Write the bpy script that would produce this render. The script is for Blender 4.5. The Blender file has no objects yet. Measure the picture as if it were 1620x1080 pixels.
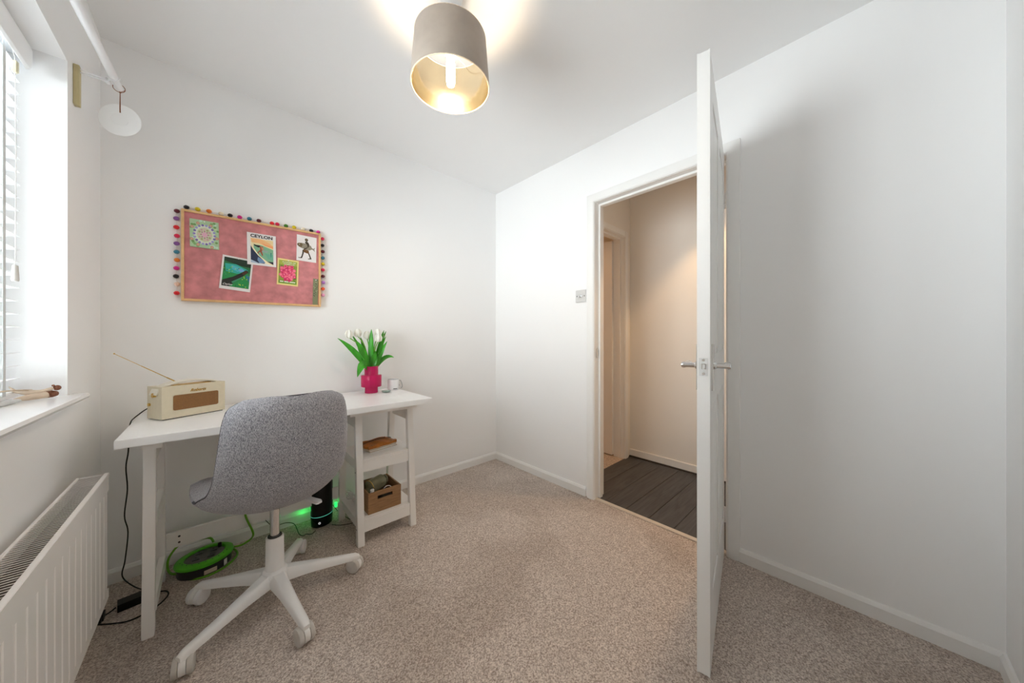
import bpy, bmesh, math, random
from mathutils import Vector, Matrix
random.seed(7)
PI = math.pi
sc = bpy.context.scene
C = sc.collection

# ------------------------------------------------------------------ camera, world, lights, exposure
CAM_YAW = 42.784            # degrees between the view axis and the wall with the door
cam_d = bpy.data.cameras.new('camera'); cam = bpy.data.objects.new('camera', cam_d); C.objects.link(cam)
cam_d.sensor_width = 36; cam_d.lens = 510/1620*36; cam_d.clip_start = .02
cam_d.shift_y = -3/1620
cam.location = (0, 0, 1.07); cam.rotation_euler = (PI/2, 0, math.radians(-CAM_YAW))
sc.camera = cam

w = bpy.data.worlds.new('world'); sc.world = w; w.use_nodes = True
bg = w.node_tree.nodes['Background']
bg.inputs[0].default_value = (.92, .955, 1, 1); bg.inputs[1].default_value = 16.5

def area(name, loc, rot, sx, sy, power, col, portal=False):
    l = bpy.data.lights.new(name, 'AREA'); l.shape = 'RECTANGLE'; l.size = sx; l.size_y = sy; l.energy = power; l.color = col
    if portal: l.cycles.is_portal = True
    o = bpy.data.objects.new(name, l); C.objects.link(o); o.location = loc; o.rotation_euler = rot
    return o
# sky portal filling the window opening
area('window_light_portal', (-.60, 1.2135, 1.45), (0, -PI/2, 0), 1.12, 1.187, 1, (1, 1, 1), portal=True)

sc.view_settings.view_transform = 'Standard'; sc.view_settings.look = 'None'
sc.view_settings.gamma = 1; sc.view_settings.use_curve_mapping = False
sc.view_settings.exposure = 0.30
sc.cycles.max_bounces = 18; sc.cycles.diffuse_bounces = 14; sc.cycles.transparent_max_bounces = 24
sc.cycles.caustics_reflective = False; sc.cycles.caustics_refractive = False
sc.cycles.sample_clamp_indirect = 6

# ------------------------------------------------------------------ materials
MATS = {}
def srgb(h):
    h = h.lstrip('#'); v = [int(h[i:i+2], 16)/255 for i in (0, 2, 4)]
    return tuple((c/12.92 if c <= .04045 else ((c+.055)/1.055)**2.4) for c in v)
def mat(name, col, rough=.5, metal=0, noise=0, nscale=20, bump=0, bscale=200, trans=0, emit=None, estr=0, spec=.5, stretch=None, coat=0, sheen=0, ior=1.45, dist=.01):
    if name in MATS: return MATS[name]
    if isinstance(col, str): col = srgb(col)
    m = bpy.data.materials.new(name); m.use_nodes = True; nt = m.node_tree; N = nt.nodes; L = nt.links
    b = N['Principled BSDF']
    b.inputs['Base Color'].default_value = (*col, 1); b.inputs['Roughness'].default_value = rough
    b.inputs['Metallic'].default_value = metal; b.inputs['Transmission Weight'].default_value = trans
    b.inputs['Specular IOR Level'].default_value = spec; b.inputs['Coat Weight'].default_value = coat
    b.inputs['Sheen Weight'].default_value = sheen; b.inputs['IOR'].default_value = ior
    if emit: b.inputs['Emission Color'].default_value = (*emit, 1); b.inputs['Emission Strength'].default_value = estr
    if noise or bump:
        tc = N.new('ShaderNodeTexCoord'); mp = N.new('ShaderNodeMapping'); L.new(tc.outputs['Object'], mp.inputs[0])
        if stretch: mp.inputs['Scale'].default_value = stretch
        if noise:
            n = N.new('ShaderNodeTexNoise'); n.inputs['Scale'].default_value = nscale; n.inputs['Detail'].default_value = 6; L.new(mp.outputs[0], n.inputs[0])
            r = N.new('ShaderNodeValToRGB'); r.color_ramp.elements[0].position = .3; r.color_ramp.elements[1].position = .7
            r.color_ramp.elements[0].color = (*[c*(1-noise) for c in col], 1); r.color_ramp.elements[1].color = (*[min(1, c*(1+noise*.6)) for c in col], 1)
            L.new(n.outputs[0], r.inputs[0]); L.new(r.outputs[0], b.inputs['Base Color'])
        if bump:
            n2 = N.new('ShaderNodeTexNoise'); n2.inputs['Scale'].default_value = bscale; n2.inputs['Detail'].default_value = 3; L.new(mp.outputs[0], n2.inputs[0])
            bp = N.new('ShaderNodeBump'); bp.inputs['Strength'].default_value = bump; bp.inputs['Distance'].default_value = dist
            L.new(n2.outputs[0], bp.inputs['Height']); L.new(bp.outputs[0], b.inputs['Normal'])
    MATS[name] = m; return m

wallm = mat('wall_paint', (.885, .885, .885), .6, noise=.01, nscale=1.5, bump=.06, bscale=240, dist=.002, spec=.3)
ceilm = mat('ceiling_paint', (.86, .86, .86), .75, noise=.01, nscale=1.2, bump=.05, bscale=160, dist=.002, spec=.2)
hallm = mat('hall_paint', (.82, .79, .745), .6, noise=.015, nscale=2, bump=.05, bscale=220, dist=.002, spec=.3)
gloss = mat('white_gloss_paint', (.84, .835, .82), .28, bump=.04, bscale=60, dist=.002)
doorm = mat('door_paint', (.83, .825, .81), .32, bump=.05, bscale=90, dist=.001)
sillm = mat('sill_paint', (.86, .86, .86), .12, bump=.02, bscale=20, dist=.001)
radm = mat('radiator_enamel', (.89, .87, .85), .25, noise=.01, nscale=5)
raddark = mat('radiator_inside', (.17, .15, .13), .6, noise=.2, nscale=20)
blindm = mat('blind_slat', (.90, .91, .92), .3, noise=.01, nscale=20)
deskm = mat('desk_white', (.91, .91, .91), .3, noise=.01, nscale=8)
legm = mat('desk_leg_white', (.86, .845, .82), .35, noise=.015, nscale=14)
plast = mat('chair_plastic', (.86, .85, .835), .35, noise=.015, nscale=12)
chrome = mat('chrome', (.78, .78, .78), .12, 1, noise=.03, nscale=30)
steel = mat('brushed_steel', (.72, .72, .71), .38, .75, noise=.06, nscale=60, stretch=(1, 12, 1))
blackp = mat('black_plastic', (.006, .006, .007), .3, noise=.2, nscale=40)
blackg = mat('black_gloss', (.004, .004, .005), .08, noise=.1, nscale=40)
cordb = mat('black_cord', (.012, .011, .011), .5, noise=.2, nscale=60)
brass = mat('brass', (.72, .46, .12), .25, 1, noise=.06, nscale=80)
radiom = mat('cream_leatherette', (.66, .59, .44), .42, noise=.04, nscale=60, bump=.15, bscale=900, dist=.001)
handlem = mat('cream_handle', (.74, .70, .60), .4, noise=.03, nscale=40)
greenp = mat('lime_plastic', (.065, .38, .008), .35, noise=.06, nscale=30)
greenc = mat('green_cable', (.13, .38, .015), .4, noise=.08, nscale=60)
dgrey = mat('dark_grey_plastic', (.035, .034, .036), .45, noise=.15, nscale=60)
lidm = mat('smoked_cover', (.12, .11, .11), .2, noise=.2, nscale=30)
whitep = mat('white_plastic', (.84, .84, .85), .3, noise=.01, nscale=20)
greyp = mat('grey_plastic', (.40, .41, .42), .4, noise=.05, nscale=30)
boxw = mat('box_wood', '#9a7450', .55, noise=.28, nscale=9, stretch=(2, 2, 14), bump=.1, bscale=60, dist=.001)
boxin = mat('box_wood_inside', '#5a3d26', .6, noise=.25, nscale=9, stretch=(2, 2, 14))
leather = mat('tan_leather', '#b36a1e', .42, noise=.4, nscale=28, bump=.35, bscale=45, dist=.004)
paper = mat('paper_edge', (.62, .53, .42), .8, noise=.15, nscale=40, stretch=(1, 1, 30))
strapm = mat('dark_strap', (.05, .022, .01), .5, noise=.3, nscale=60)
stemm = mat('tulip_stem', '#6fae35', .4, noise=.12, nscale=60)
leafm = mat('tulip_leaf', '#3b9a22', .36, noise=.45, nscale=26, stretch=(1, 1, .3), bump=.2, bscale=120, dist=.002)
petalm = mat('white_petal', (.86, .86, .80), .45, noise=.04, nscale=40)
cordw = mat('white_cord', (.72, .71, .69), .5, noise=.05, nscale=50)
woodfr = mat('pine_frame', '#dcb37e', .45, noise=.12, nscale=14, stretch=(3, 3, 3))
blockm = mat('wood_block', '#cbbf94', .55, noise=.1, nscale=30, stretch=(3, 3, .6))
velvet = mat('pink_velvet', '#c98083', .85, noise=.26, nscale=22, bump=.2, bscale=500, sheen=.6, dist=.002)
twine = mat('brown_twine', '#8d5d41', .8, noise=.25, nscale=90, bump=.3, bscale=300, dist=.001)
platem = mat('matt_white_disc', (.92, .925, .925), .5, noise=.01, nscale=30)
rubber = mat('caster_rubber', (.58, .55, .51), .5, noise=.08, nscale=50)
skirt_dark = mat('skirting_gap', (.03, .026, .024), .7, noise=.2, nscale=20)
pvc = mat('window_frame_pvc', (.84, .85, .86), .3, noise=.01, nscale=10)

# lampshade: stone grey velvet outside, warm white reflective lining
shade_out = mat('shade_velvet', '#a89b8e', .8, noise=.10, nscale=16, bump=.2, bscale=300, dist=.002, sheen=.4)
shade_in = mat('shade_lining', (.80, .70, .50), .17, 1, noise=.03, nscale=12, bump=.25, bscale=9, dist=.01)
bulbm = mat('bulb_filament_glow', (1, .8, .5), .3, emit=(1.0, .77, .52), estr=270, noise=.02)

def glass_mat(name, tint=(1, 1, 1), mixf=.08):
    m = bpy.data.materials.new(name); m.use_nodes = True; nt = m.node_tree; N = nt.nodes; N.clear()
    o = N.new('ShaderNodeOutputMaterial'); t = N.new('ShaderNodeBsdfTransparent'); g = N.new('ShaderNodeBsdfGlossy'); x = N.new('ShaderNodeMixShader')
    f = N.new('ShaderNodeFresnel'); f.inputs[0].default_value = 1.45
    t.inputs[0].default_value = (*tint, 1); g.inputs['Roughness'].default_value = .02
    nt.links.new(f.outputs[0], x.inputs[0]); nt.links.new(t.outputs[0], x.inputs[1]); nt.links.new(g.outputs[0], x.inputs[2]); nt.links.new(x.outputs[0], o.inputs[0])
    return m
glass = glass_mat('window_glass', (.97, .99, .98))
vaseglass = mat('pink_glass', (1.0, .03, .20), .08, trans=.55, noise=.08, nscale=20, ior=1.3)
jarglass = mat('olive_glass', (.66, .64, .42), .10, trans=.6, noise=.15, nscale=30, ior=1.3)
clearish = mat('frosted_glass', (.72, .88, .80), .15, trans=.6, noise=.05, nscale=30, ior=1.3)

# carpet: beige twist pile
def carpet_mat():
    m = bpy.data.materials.new('beige_carpet'); m.use_nodes = True; nt = m.node_tree; N = nt.nodes; L = nt.links
    b = N['Principled BSDF']; b.inputs['Roughness'].default_value = .95; b.inputs['Specular IOR Level'].default_value = .1; b.inputs['Sheen Weight'].default_value = .25
    tc = N.new('ShaderNodeTexCoord')
    def noise(s, d, r=.5):
        n = N.new('ShaderNodeTexNoise'); n.inputs['Scale'].default_value = s; n.inputs['Detail'].default_value = d; n.inputs['Roughness'].default_value = r
        L.new(tc.outputs['Object'], n.inputs[0]); return n
    n1 = noise(190, 3, .7); n2 = noise(1.7, 3, .55); n3 = noise(60, 4, .7)
    r1 = N.new('ShaderNodeValToRGB'); e = r1.color_ramp.elements; e[0].position = .36; e[1].position = .64
    e[0].color = (.30, .23, .19, 1); e[1].color = (.86, .765, .69, 1)
    L.new(n1.outputs[0], r1.inputs[0])
    r2 = N.new('ShaderNodeValToRGB'); e = r2.color_ramp.elements; e[0].position = .44; e[1].position = .54
    e[0].color = (.84, .82, .80, 1); e[1].color = (1, 1, 1, 1)
    L.new(n2.outputs[0], r2.inputs[0])
    r3 = N.new('ShaderNodeValToRGB'); e = r3.color_ramp.elements; e[0].position = .3; e[1].position = .7
    e[0].color = (.86, .85, .84, 1); e[1].color = (1, 1, 1, 1); L.new(n3.outputs[0], r3.inputs[0])
    mx = N.new('ShaderNodeMixRGB'); mx.blend_type = 'MULTIPLY'; mx.inputs[0].default_value = 1
    L.new(r1.outputs[0], mx.inputs[1]); L.new(r2.outputs[0], mx.inputs[2])
    my = N.new('ShaderNodeMixRGB'); my.blend_type = 'MULTIPLY'; my.inputs[0].default_value = 1
    L.new(mx.outputs[0], my.inputs[1]); L.new(r3.outputs[0], my.inputs[2])
    L.new(my.outputs[0], b.inputs['Base Color'])
    bp = N.new('ShaderNodeBump'); bp.inputs['Strength'].default_value = .7; bp.inputs['Distance'].default_value = .006
    L.new(n1.outputs[0], bp.inputs['Height']); L.new(bp.outputs[0], b.inputs['Normal'])
    return m
carpet = carpet_mat()

def fabric_mat():
    m = bpy.data.materials.new('grey_melange_fabric'); m.use_nodes = True; nt = m.node_tree; N = nt.nodes; L = nt.links
    b = N['Principled BSDF']; b.inputs['Roughness'].default_value = .9; b.inputs['Specular IOR Level'].default_value = .15; b.inputs['Sheen Weight'].default_value = .2
    tc = N.new('ShaderNodeTexCoord'); mp = N.new('ShaderNodeMapping'); mp.inputs['Scale'].default_value = (1, 1, .35); L.new(tc.outputs['Object'], mp.inputs[0])
    n = N.new('ShaderNodeTexNoise'); n.inputs['Scale'].default_value = 480; n.inputs['Detail'].default_value = 3; n.inputs['Roughness'].default_value = .7; L.new(mp.outputs[0], n.inputs[0])
    r = N.new('ShaderNodeValToRGB'); e = r.color_ramp.elements; e[0].position = .38; e[1].position = .62
    e[0].color = (.15, .15, .17, 1); e[1].color = (.52, .51, .54, 1)
    L.new(n.outputs[0], r.inputs[0]); L.new(r.outputs[0], b.inputs['Base Color'])
    bp = N.new('ShaderNodeBump'); bp.inputs['Strength'].default_value = .5; bp.inputs['Distance'].default_value = .002
    L.new(n.outputs[0], bp.inputs['Height']); L.new(bp.outputs[0], b.inputs['Normal'])
    return m
fabric = fabric_mat()
pipingm = mat('dark_piping', (.05, .05, .06), .8, noise=.2, nscale=80)

def plank_mat(name, seed):
    m = bpy.data.materials.new(name); m.use_nodes = True; nt = m.node_tree; N = nt.nodes; L = nt.links
    b = N['Principled BSDF']; b.inputs['Roughness'].default_value = .38
    tc = N.new('ShaderNodeTexCoord'); mp = N.new('ShaderNodeMapping'); mp.inputs['Location'].default_value = (seed*3.1, seed*1.7, 0); mp.inputs['Scale'].default_value = (1.2, 14, 1); L.new(tc.outputs['Object'], mp.inputs[0])
    n = N.new('ShaderNodeTexNoise'); n.inputs['Scale'].default_value = 3; n.inputs['Detail'].default_value = 8; n.inputs['Distortion'].default_value = 1.2; L.new(mp.outputs[0], n.inputs[0])
    r = N.new('ShaderNodeValToRGB'); e = r.color_ramp.elements; e[0].position = .3; e[1].position = .72
    e[0].color = (.024, .024, .027, 1); e[1].color = (.075, .074, .080, 1)
    L.new(n.outputs[0], r.inputs[0]); L.new(r.outputs[0], b.inputs['Base Color'])
    bp = N.new('ShaderNodeBump'); bp.inputs['Strength'].default_value = .1; bp.inputs['Distance'].default_value = .001
    L.new(n.outputs[0], bp.inputs['Height']); L.new(bp.outputs[0], b.inputs['Normal'])
    return m
planks = [plank_mat('dark_oak_plank_%s' % s, i) for i, s in enumerate(('a', 'b', 'c'))]

# radio grille: copper coloured woven cloth
def grille_mat():
    m = bpy.data.materials.new('copper_grille_cloth'); m.use_nodes = True; nt = m.node_tree; N = nt.nodes; L = nt.links
    b = N['Principled BSDF']; b.inputs['Roughness'].default_value = .5
    tc = N.new('ShaderNodeTexCoord'); wv = N.new('ShaderNodeTexWave'); wv.inputs['Scale'].default_value = 75; wv.inputs['Distortion'].default_value = .5; L.new(tc.outputs['Object'], wv.inputs[0])
    ck = N.new('ShaderNodeTexVoronoi'); ck.inputs['Scale'].default_value = 420; L.new(tc.outputs['Object'], ck.inputs[0])
    r = N.new('ShaderNodeValToRGB'); r.color_ramp.elements[0].color = (.16, .06, .015, 1); r.color_ramp.elements[1].color = (.42, .20, .05, 1)
    L.new(wv.outputs[0], r.inputs[0]); 
    mx = N.new('ShaderNodeMixRGB'); mx.blend_type = 'MULTIPLY'; mx.inputs[0].default_value = .5; L.new(r.outputs[0], mx.inputs[1]); L.new(ck.outputs['Distance'], mx.inputs[2])
    L.new(mx.outputs[0], b.inputs['Base Color']); return m
grillem = grille_mat()

# ------------------------------------------------------------------ mesh helpers
class MB:
    """collects shapes (world coordinates unless the parent is built locally) into one mesh"""
    def __init__(s): s.bm = bmesh.new()
    def box(s, x0, x1, y0, y1, z0, z1, M=None):
        vs = [s.bm.verts.new((x, y, z)) for z in (z0, z1) for y in (y0, y1) for x in (x0, x1)]
        for f in ((0, 2, 3, 1), (4, 5, 7, 6), (0, 1, 5, 4), (2, 6, 7, 3), (0, 4, 6, 2), (1, 3, 7, 5)):
            s.bm.faces.new([vs[i] for i in f])
        if M is not None: bmesh.ops.transform(s.bm, matrix=M, verts=vs)
        return s
    def prism(s, pts, ax, a0, a1, M=None):
        """pts: 2-D outline in the two axes other than ax, extruded from a0 to a1"""
        def P(p, a):
            return {0: (a, p[0], p[1]), 1: (p[0], a, p[1]), 2: (p[0], p[1], a)}[ax]
        A = [s.bm.verts.new(P(p, a0)) for p in pts]; B = [s.bm.verts.new(P(p, a1)) for p in pts]
        n = len(pts); s.bm.faces.new(A); s.bm.faces.new(B[::-1])
        for i in range(n): s.bm.faces.new((A[i], A[(i+1) % n], B[(i+1) % n], B[i]))
        if M is not None: bmesh.ops.transform(s.bm, matrix=M, verts=A+B)
        return s
    def rings(s, rings, cap=True, close=False):
        R = [[s.bm.verts.new(p) for p in r] for r in rings]; n = len(R[0]); m = len(R)
        for i in range(m if close else m-1):
            a, b = R[i], R[(i+1) % m]
            for j in range(n): s.bm.faces.new((a[j], a[(j+1) % n], b[(j+1) % n], b[j]))
        if cap and not close: s.bm.faces.new(R[0][::-1]); s.bm.faces.new(R[-1])
        return s
    def lathe(s, prof, c=(0, 0, 0), n=32, M=None, ribs=0, rdepth=0, cap=True):
        rg = []
        for r, z in prof:
            ring = []
            for k in range(n):
                a = 2*PI*k/n; rr = r*(1 - (rdepth if ribs and (k*ribs*2//n) % 2 else 0))
                p = Vector((rr*math.cos(a), rr*math.sin(a), z))
                if M is not None: p = M @ p
                ring.append(p + Vector(c))
            rg.append(ring)
        return s.rings(rg, cap)
    def cyl(s, p0, p1, r0, r1=None, n=16, cap=True):
        p0 = Vector(p0); p1 = Vector(p1); r1 = r0 if r1 is None else r1
        q = (p1-p0).to_track_quat('Z', 'Y')
        return s.rings([[p + q @ Vector((r*math.cos(2*PI*k/n), r*math.sin(2*PI*k/n), 0)) for k in range(n)] for p, r in ((p0, r0), (p1, r1))], cap)
    def tube(s, pts, r, n=8, sub=6, close=False, cap=True):
        pts = [Vector(p) for p in pts]
        rr = r if isinstance(r, (list, tuple)) else [r]*len(pts)
        P = []; Rr = []
        m = len(pts)
        def g(i): return pts[i % m] if close else pts[max(0, min(m-1, i))]
        for i in range(m if close else m-1):
            a, b, c, d = g(i-1), g(i), g(i+1), g(i+2)
            for k in range(sub):
                t = k/sub
                P.append(.5*((2*b)+(c-a)*t+(2*a-5*b+4*c-d)*t*t+(3*b-a-3*c+d)*t**3)); Rr.append(rr[i]*(1-t)+rr[(i+1) % m]*t)
        if not close: P.append(pts[-1]); Rr.append(rr[-1])
        up = None; rg = []
        for i, p in enumerate(P):
            t = (P[(i+1) % len(P)] - P[i-1]) if close else (P[min(i+1, len(P)-1)] - P[max(i-1, 0)])
            if t.length < 1e-9: t = Vector((0, 0, 1))
            t.normalize()
            if up is None: up = t.orthogonal().normalized()
            up = (up - t*up.dot(t)); up = up.normalized() if up.length > 1e-6 else t.orthogonal().normalized()
            sd = t.cross(up)
            rg.append([p + Rr[i]*(math.cos(2*PI*k/n)*up + math.sin(2*PI*k/n)*sd) for k in range(n)])
        return s.rings(rg, cap, close)
    def ball(s, c, r, sc_=(1, 1, 1), n=12, M=None):
        ret = bmesh.ops.create_uvsphere(s.bm, u_segments=n, v_segments=max(6, n*2//3), radius=r)
        T = Matrix.Translation(Vector(c)) @ (M if M is not None else Matrix()) @ Matrix.Diagonal((*sc_, 1))
        bmesh.ops.transform(s.bm, matrix=T, verts=ret['verts']); return s
    def strip(s, pts, ws, nrm, th=.0012, cup=0.):
        """a leaf: centre line, half widths, side direction per point"""
        rows = []
        for p, wd, sd in zip(pts, ws, nrm):
            p = Vector(p); sd = Vector(sd).normalized()
            rows.append((p, wd, sd))
        top = []; bot = []
        for i, (p, wd, sd) in enumerate(rows):
            t = (rows[min(i+1, len(rows)-1)][0]-rows[max(i-1, 0)][0]).normalized(); nn = t.cross(sd).normalized()
            top.append([s.bm.verts.new(p + sd*wd*u + nn*(cup*wd*u*u + th/2)) for u in (-1, -.5, 0, .5, 1)])
            bot.append([s.bm.verts.new(p + sd*wd*u + nn*(cup*wd*u*u - th/2)) for u in (-1, -.5, 0, .5, 1)])
        for i in range(len(rows)-1):
            for j in range(4):
                s.bm.faces.new((top[i][j], top[i][j+1], top[i+1][j+1], top[i+1][j])); s.bm.faces.new((bot[i][j], bot[i+1][j], bot[i+1][j+1], bot[i][j+1]))
            s.bm.faces.new((top[i][0], top[i+1][0], bot[i+1][0], bot[i][0])); s.bm.faces.new((top[i][4], bot[i][4], bot[i+1][4], top[i+1][4]))
        s.bm.faces.new([*top[0][::-1], *bot[0]]); s.bm.faces.new([*top[-1], *bot[-1][::-1]])
        return s
    def mesh(s, name, m, bevel=0, smooth=False, seg=2, local=None, fixn=True):
        if local is not None: bmesh.ops.transform(s.bm, matrix=local, verts=s.bm.verts)
        if bevel: bmesh.ops.bevel(s.bm, geom=[e for e in s.bm.edges if len(e.link_faces) == 2 and e.calc_face_angle(0) > .5], offset=bevel, segments=seg, affect='EDGES', clamp_overlap=True)
        if fixn: bmesh.ops.recalc_face_normals(s.bm, faces=s.bm.faces)
        me = bpy.data.meshes.new(name); s.bm.to_mesh(me); s.bm.free()
        if smooth:
            for p in me.polygons: p.use_smooth = True
            try: me.set_sharp_from_angle(angle=math.radians(smooth if smooth is not True else 40))
            except Exception: pass
        me.materials.append(m); return me
    def build(s, name, m, parent=None, bevel=0, smooth=False, seg=2, world=True):
        """world=True: shapes were given in world coordinates; they are moved into the parent's frame"""
        loc = None; off = None
        if parent is not None and world: loc = RM[root_of(parent)].inverted()
        if parent is None:
            vs = [v.co for v in s.bm.verts]
            lo = [min(v[i] for v in vs) for i in range(3)]; hi = [max(v[i] for v in vs) for i in range(3)]
            off = Vector(((lo[0]+hi[0])/2, (lo[1]+hi[1])/2, lo[2])); loc = Matrix.Translation(-off)
        me = s.mesh(name, m, bevel, smooth, seg, loc)
        o = bpy.data.objects.new(name, me); C.objects.link(o)
        if parent is not None: o.parent = parent
        else: o.location = off; RM[o] = Matrix.Translation(off)
        return o
RM = {}
def root_of(o):
    while o.parent is not None: o = o.parent
    return o
def tag(o, label, cat, group=None, kind=None):
    o['label'] = label; o['category'] = cat
    if group: o['group'] = group
    if kind: o['kind'] = kind
    return o
def thing(name, label, cat, loc=(0, 0, 0), rz=0, group=None, kind=None):
    o = bpy.data.objects.new(name, None); C.objects.link(o); o.empty_display_size = .05
    o.location = loc; o.rotation_euler = (0, 0, rz)
    RM[o] = Matrix.Translation(Vector(loc)) @ Matrix.Rotation(rz, 4, 'Z')
    return tag(o, label, cat, group, kind)
def struct(o, label, cat): return tag(o, label, cat, kind='structure')
def text_part(name, txt, size, m, parent, M, extrude=.0003, shear=0, squeeze=1.0, bold=.012):
    cu = bpy.data.curves.new(name, 'FONT'); cu.body = txt; cu.size = size; cu.extrude = extrude; cu.shear = shear; cu.align_x = 'CENTER'; cu.align_y = 'CENTER'; cu.offset = size*bold
    t = bpy.data.objects.new(name, cu); C.objects.link(t)
    dg = bpy.context.evaluated_depsgraph_get(); me = bpy.data.meshes.new_from_object(t.evaluated_get(dg))
    bpy.data.objects.remove(t); me.materials.clear(); me.materials.append(m)
    me.transform(M @ Matrix.Diagonal((squeeze, 1, 1, 1)))
    o = bpy.data.objects.new(name, me); C.objects.link(o); o.parent = parent; return o

# ------------------------------------------------------------------ room shell
XL, XR, YB, YF, H = -.36, 1.872, 2.237, -.319, 2.38     # left (window) wall, right (door) wall, back wall, rear wall
OY0, OY1, OZ = .452, 1.205, 1.985                       # doorway in the right wall
WT = .10
WY0, WY1, WZ0, WZ1 = .62, 1.807, .883, 2.004            # window reveal
struct(MB().box(XL-.3, XR+.025, YF-.12, YB+.12, -.06, 0).build('floor', carpet), 'beige twist pile carpet covering the bedroom floor', 'floor')
struct(MB().box(XL-.3, XR, YF-.12, YB+.12, H, H+.08).build('ceiling', ceilm), 'plain white painted bedroom ceiling', 'ceiling')
struct(MB().box(XL-.3, XR, YB, YB+.12, 0, H).build('wall_back', wallm), 'plain white wall behind the desk with the pinboard', 'wall')
struct(MB().box(XL-.3, XR+WT, YF-.12, YF, 0, H).build('wall_rear', wallm), 'white wall at the far right edge beside the camera', 'wall')
b = MB(); b.box(XL-.27, XL, YF, WY0, 0, H).box(XL-.27, XL, WY1, YB, 0, H).box(XL-.27, XL, WY0, WY1, 0, WZ0-.02).box(XL-.27, XL, WY0, WY1, WZ1, H)
struct(b.build('wall_left', wallm), 'white wall on the left holding the window', 'wall')
b = MB(); b.box(XR, XR+WT, YF, OY0-.012, 0, H).box(XR, XR+WT, OY1+.012, YB+.12, 0, H).box(XR, XR+WT, OY0-.012, OY1+.012, OZ+.012, H)
struct(b.build('wall_right', wallm), 'white wall on the right holding the open doorway', 'wall')

# skirting boards: slim with a chamfered top
def skirt(name, p0, p1, inward, h=.062, t=.014, label='', m=gloss):
    p0 = Vector((*p0, 0)); p1 = Vector((*p1, 0)); d = (p1-p0); L_ = d.length; d.normalize(); n = Vector((*inward, 0))
    prof = [(0, 0), (t, 0), (t, h-.014), (t*.45, h-.002), (0, h)]
    rg = [[p + n*a + Vector((0, 0, z)) for a, z in prof] for p in (p0, p1)]
    return struct(MB().rings(rg).build(name, m), label, 'skirting board')
skirt('baseboard_back', (XL, YB), (XR, YB), (0, -1), label='white skirting board along the wall behind the desk')
skirt('baseboard_right', (XR, OY1+.07), (XR, YB), (-1, 0), label='short white skirting board between the doorway and the back corner')
skirt('baseboard_right', (XR, YF), (XR, OY0-.055), (-1, 0), label='white skirting board on the right wall behind the open door')
skirt('baseboard_left', (XL, YF), (XL, YB), (1, 0), label='white skirting board under the window behind the radiator')
skirt('baseboard_rear', (XL, YF), (XR, YF), (0, 1), label='white skirting board below the far right wall edge')

# window: frame, glass, sill
win = thing('window_1', 'white framed window flooded with daylight behind the blind', 'window', (XL-.19, (WY0+WY1)/2, WZ0), kind='structure')
fx0, fx1 = XL-.22, XL-.165
for nm, q in (('frame_stile', (fx0, fx1, WY0, WY0+.06, WZ0, WZ1)), ('frame_stile', (fx0, fx1, WY1-.06, WY1, WZ0, WZ1)),
              ('frame_rail', (fx0, fx1, WY0+.06, WY1-.06, WZ0, WZ0+.06)), ('frame_rail', (fx0, fx1, WY0+.06, WY1-.06, WZ1-.06, WZ1)),
              ('mullion', (fx0, fx1, 1.25, 1.31, WZ0+.06, WZ1-.06))):
    MB().box(*q).build(nm, pvc, win, bevel=.006)
for y0, y1 in ((WY0+.06, 1.25), (1.31, WY1-.06)):
    MB().box(XL-.197, XL-.193, y0, y1, WZ0+.06, WZ1-.06).build('pane', glass, win)
b = MB(); zt = WZ0
nose = [(XL+.026, zt-.022), (XL+.034, zt-.019), (XL+.038, zt-.011), (XL+.034, zt-.003), (XL+.026, zt)]
b.prism([(XL-.165, zt-.022)] + nose + [(XL-.165, zt)], 1, WY0, WY1)
b.prism([(XL+.0005, zt-.022)] + nose + [(XL+.0005, zt)], 1, WY1, WY1+.055).prism([(XL+.0005, zt-.022)] + nose + [(XL+.0005, zt)], 1, WY0-.055, WY0)
o = b.build('window_sill', sillm, smooth=30); struct(o, 'glossy white window sill with a rounded nose above the radiator', 'window sill')

# doorway lining, stops and architraves
tr = thing('trim_1', 'white door frame with moulded architrave around the open doorway', 'door frame', (XR+WT/2, (OY0+OY1)/2, 0), kind='structure')
def casing(root, xa, dirx, y0, y1, z1, wd=.056, m=gloss):
    # profile across the width: (distance from opening, thickness)
    pr = [(0, 0), (0, .010), (.008, .015), (.030, .017), (.044, .014), (wd, .010), (wd, 0)]
    def V(a, t, p):  # a outward from opening
        return Vector((xa + dirx*t, p[0], p[1]))
    rg = []
    for k, (cy, cz) in enumerate(((y0, 0), (y0, z1), (y1, z1), (y1, 0))):
        ring = []
        for a, t in pr:
            yy = cy - a if k < 2 else cy + a; zz = cz if k in (0, 3) else cz + a
            ring.append(Vector((xa+dirx*t, yy, zz)))
        rg.append(ring)
    MB().rings(rg).build('architrave', m, root, smooth=25)
casing(tr, XR, -1, OY0-.002, OY1+.002, OZ+.002)
casing(tr, XR+WT, 1, OY0-.002, OY1+.002, OZ+.002)
b = MB(); b.box(XR-.002, XR+WT+.002, OY1, OY1+.014, 0, OZ+.014).box(XR-.002, XR+WT+.002, OY0-.014, OY0, 0, OZ+.014).box(XR-.002, XR+WT+.002, OY0, OY1, OZ, OZ+.014)
b.build('lining', gloss, tr)
b = MB(); b.box(XR+.040, XR+.075, OY1-.013, OY1, 0, OZ).box(XR+.040, XR+.075, OY0, OY0+.013, 0, OZ).box(XR+.040, XR+.075, OY0+.013, OY1-.013, OZ-.013, OZ)
b.build('door_stop', gloss, tr, bevel=.002)
MB().box(XR+.012, XR+.030, OY1-.0035, OY1-.0005, .95, 1.01).build('strike_plate', chrome, tr)
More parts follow.
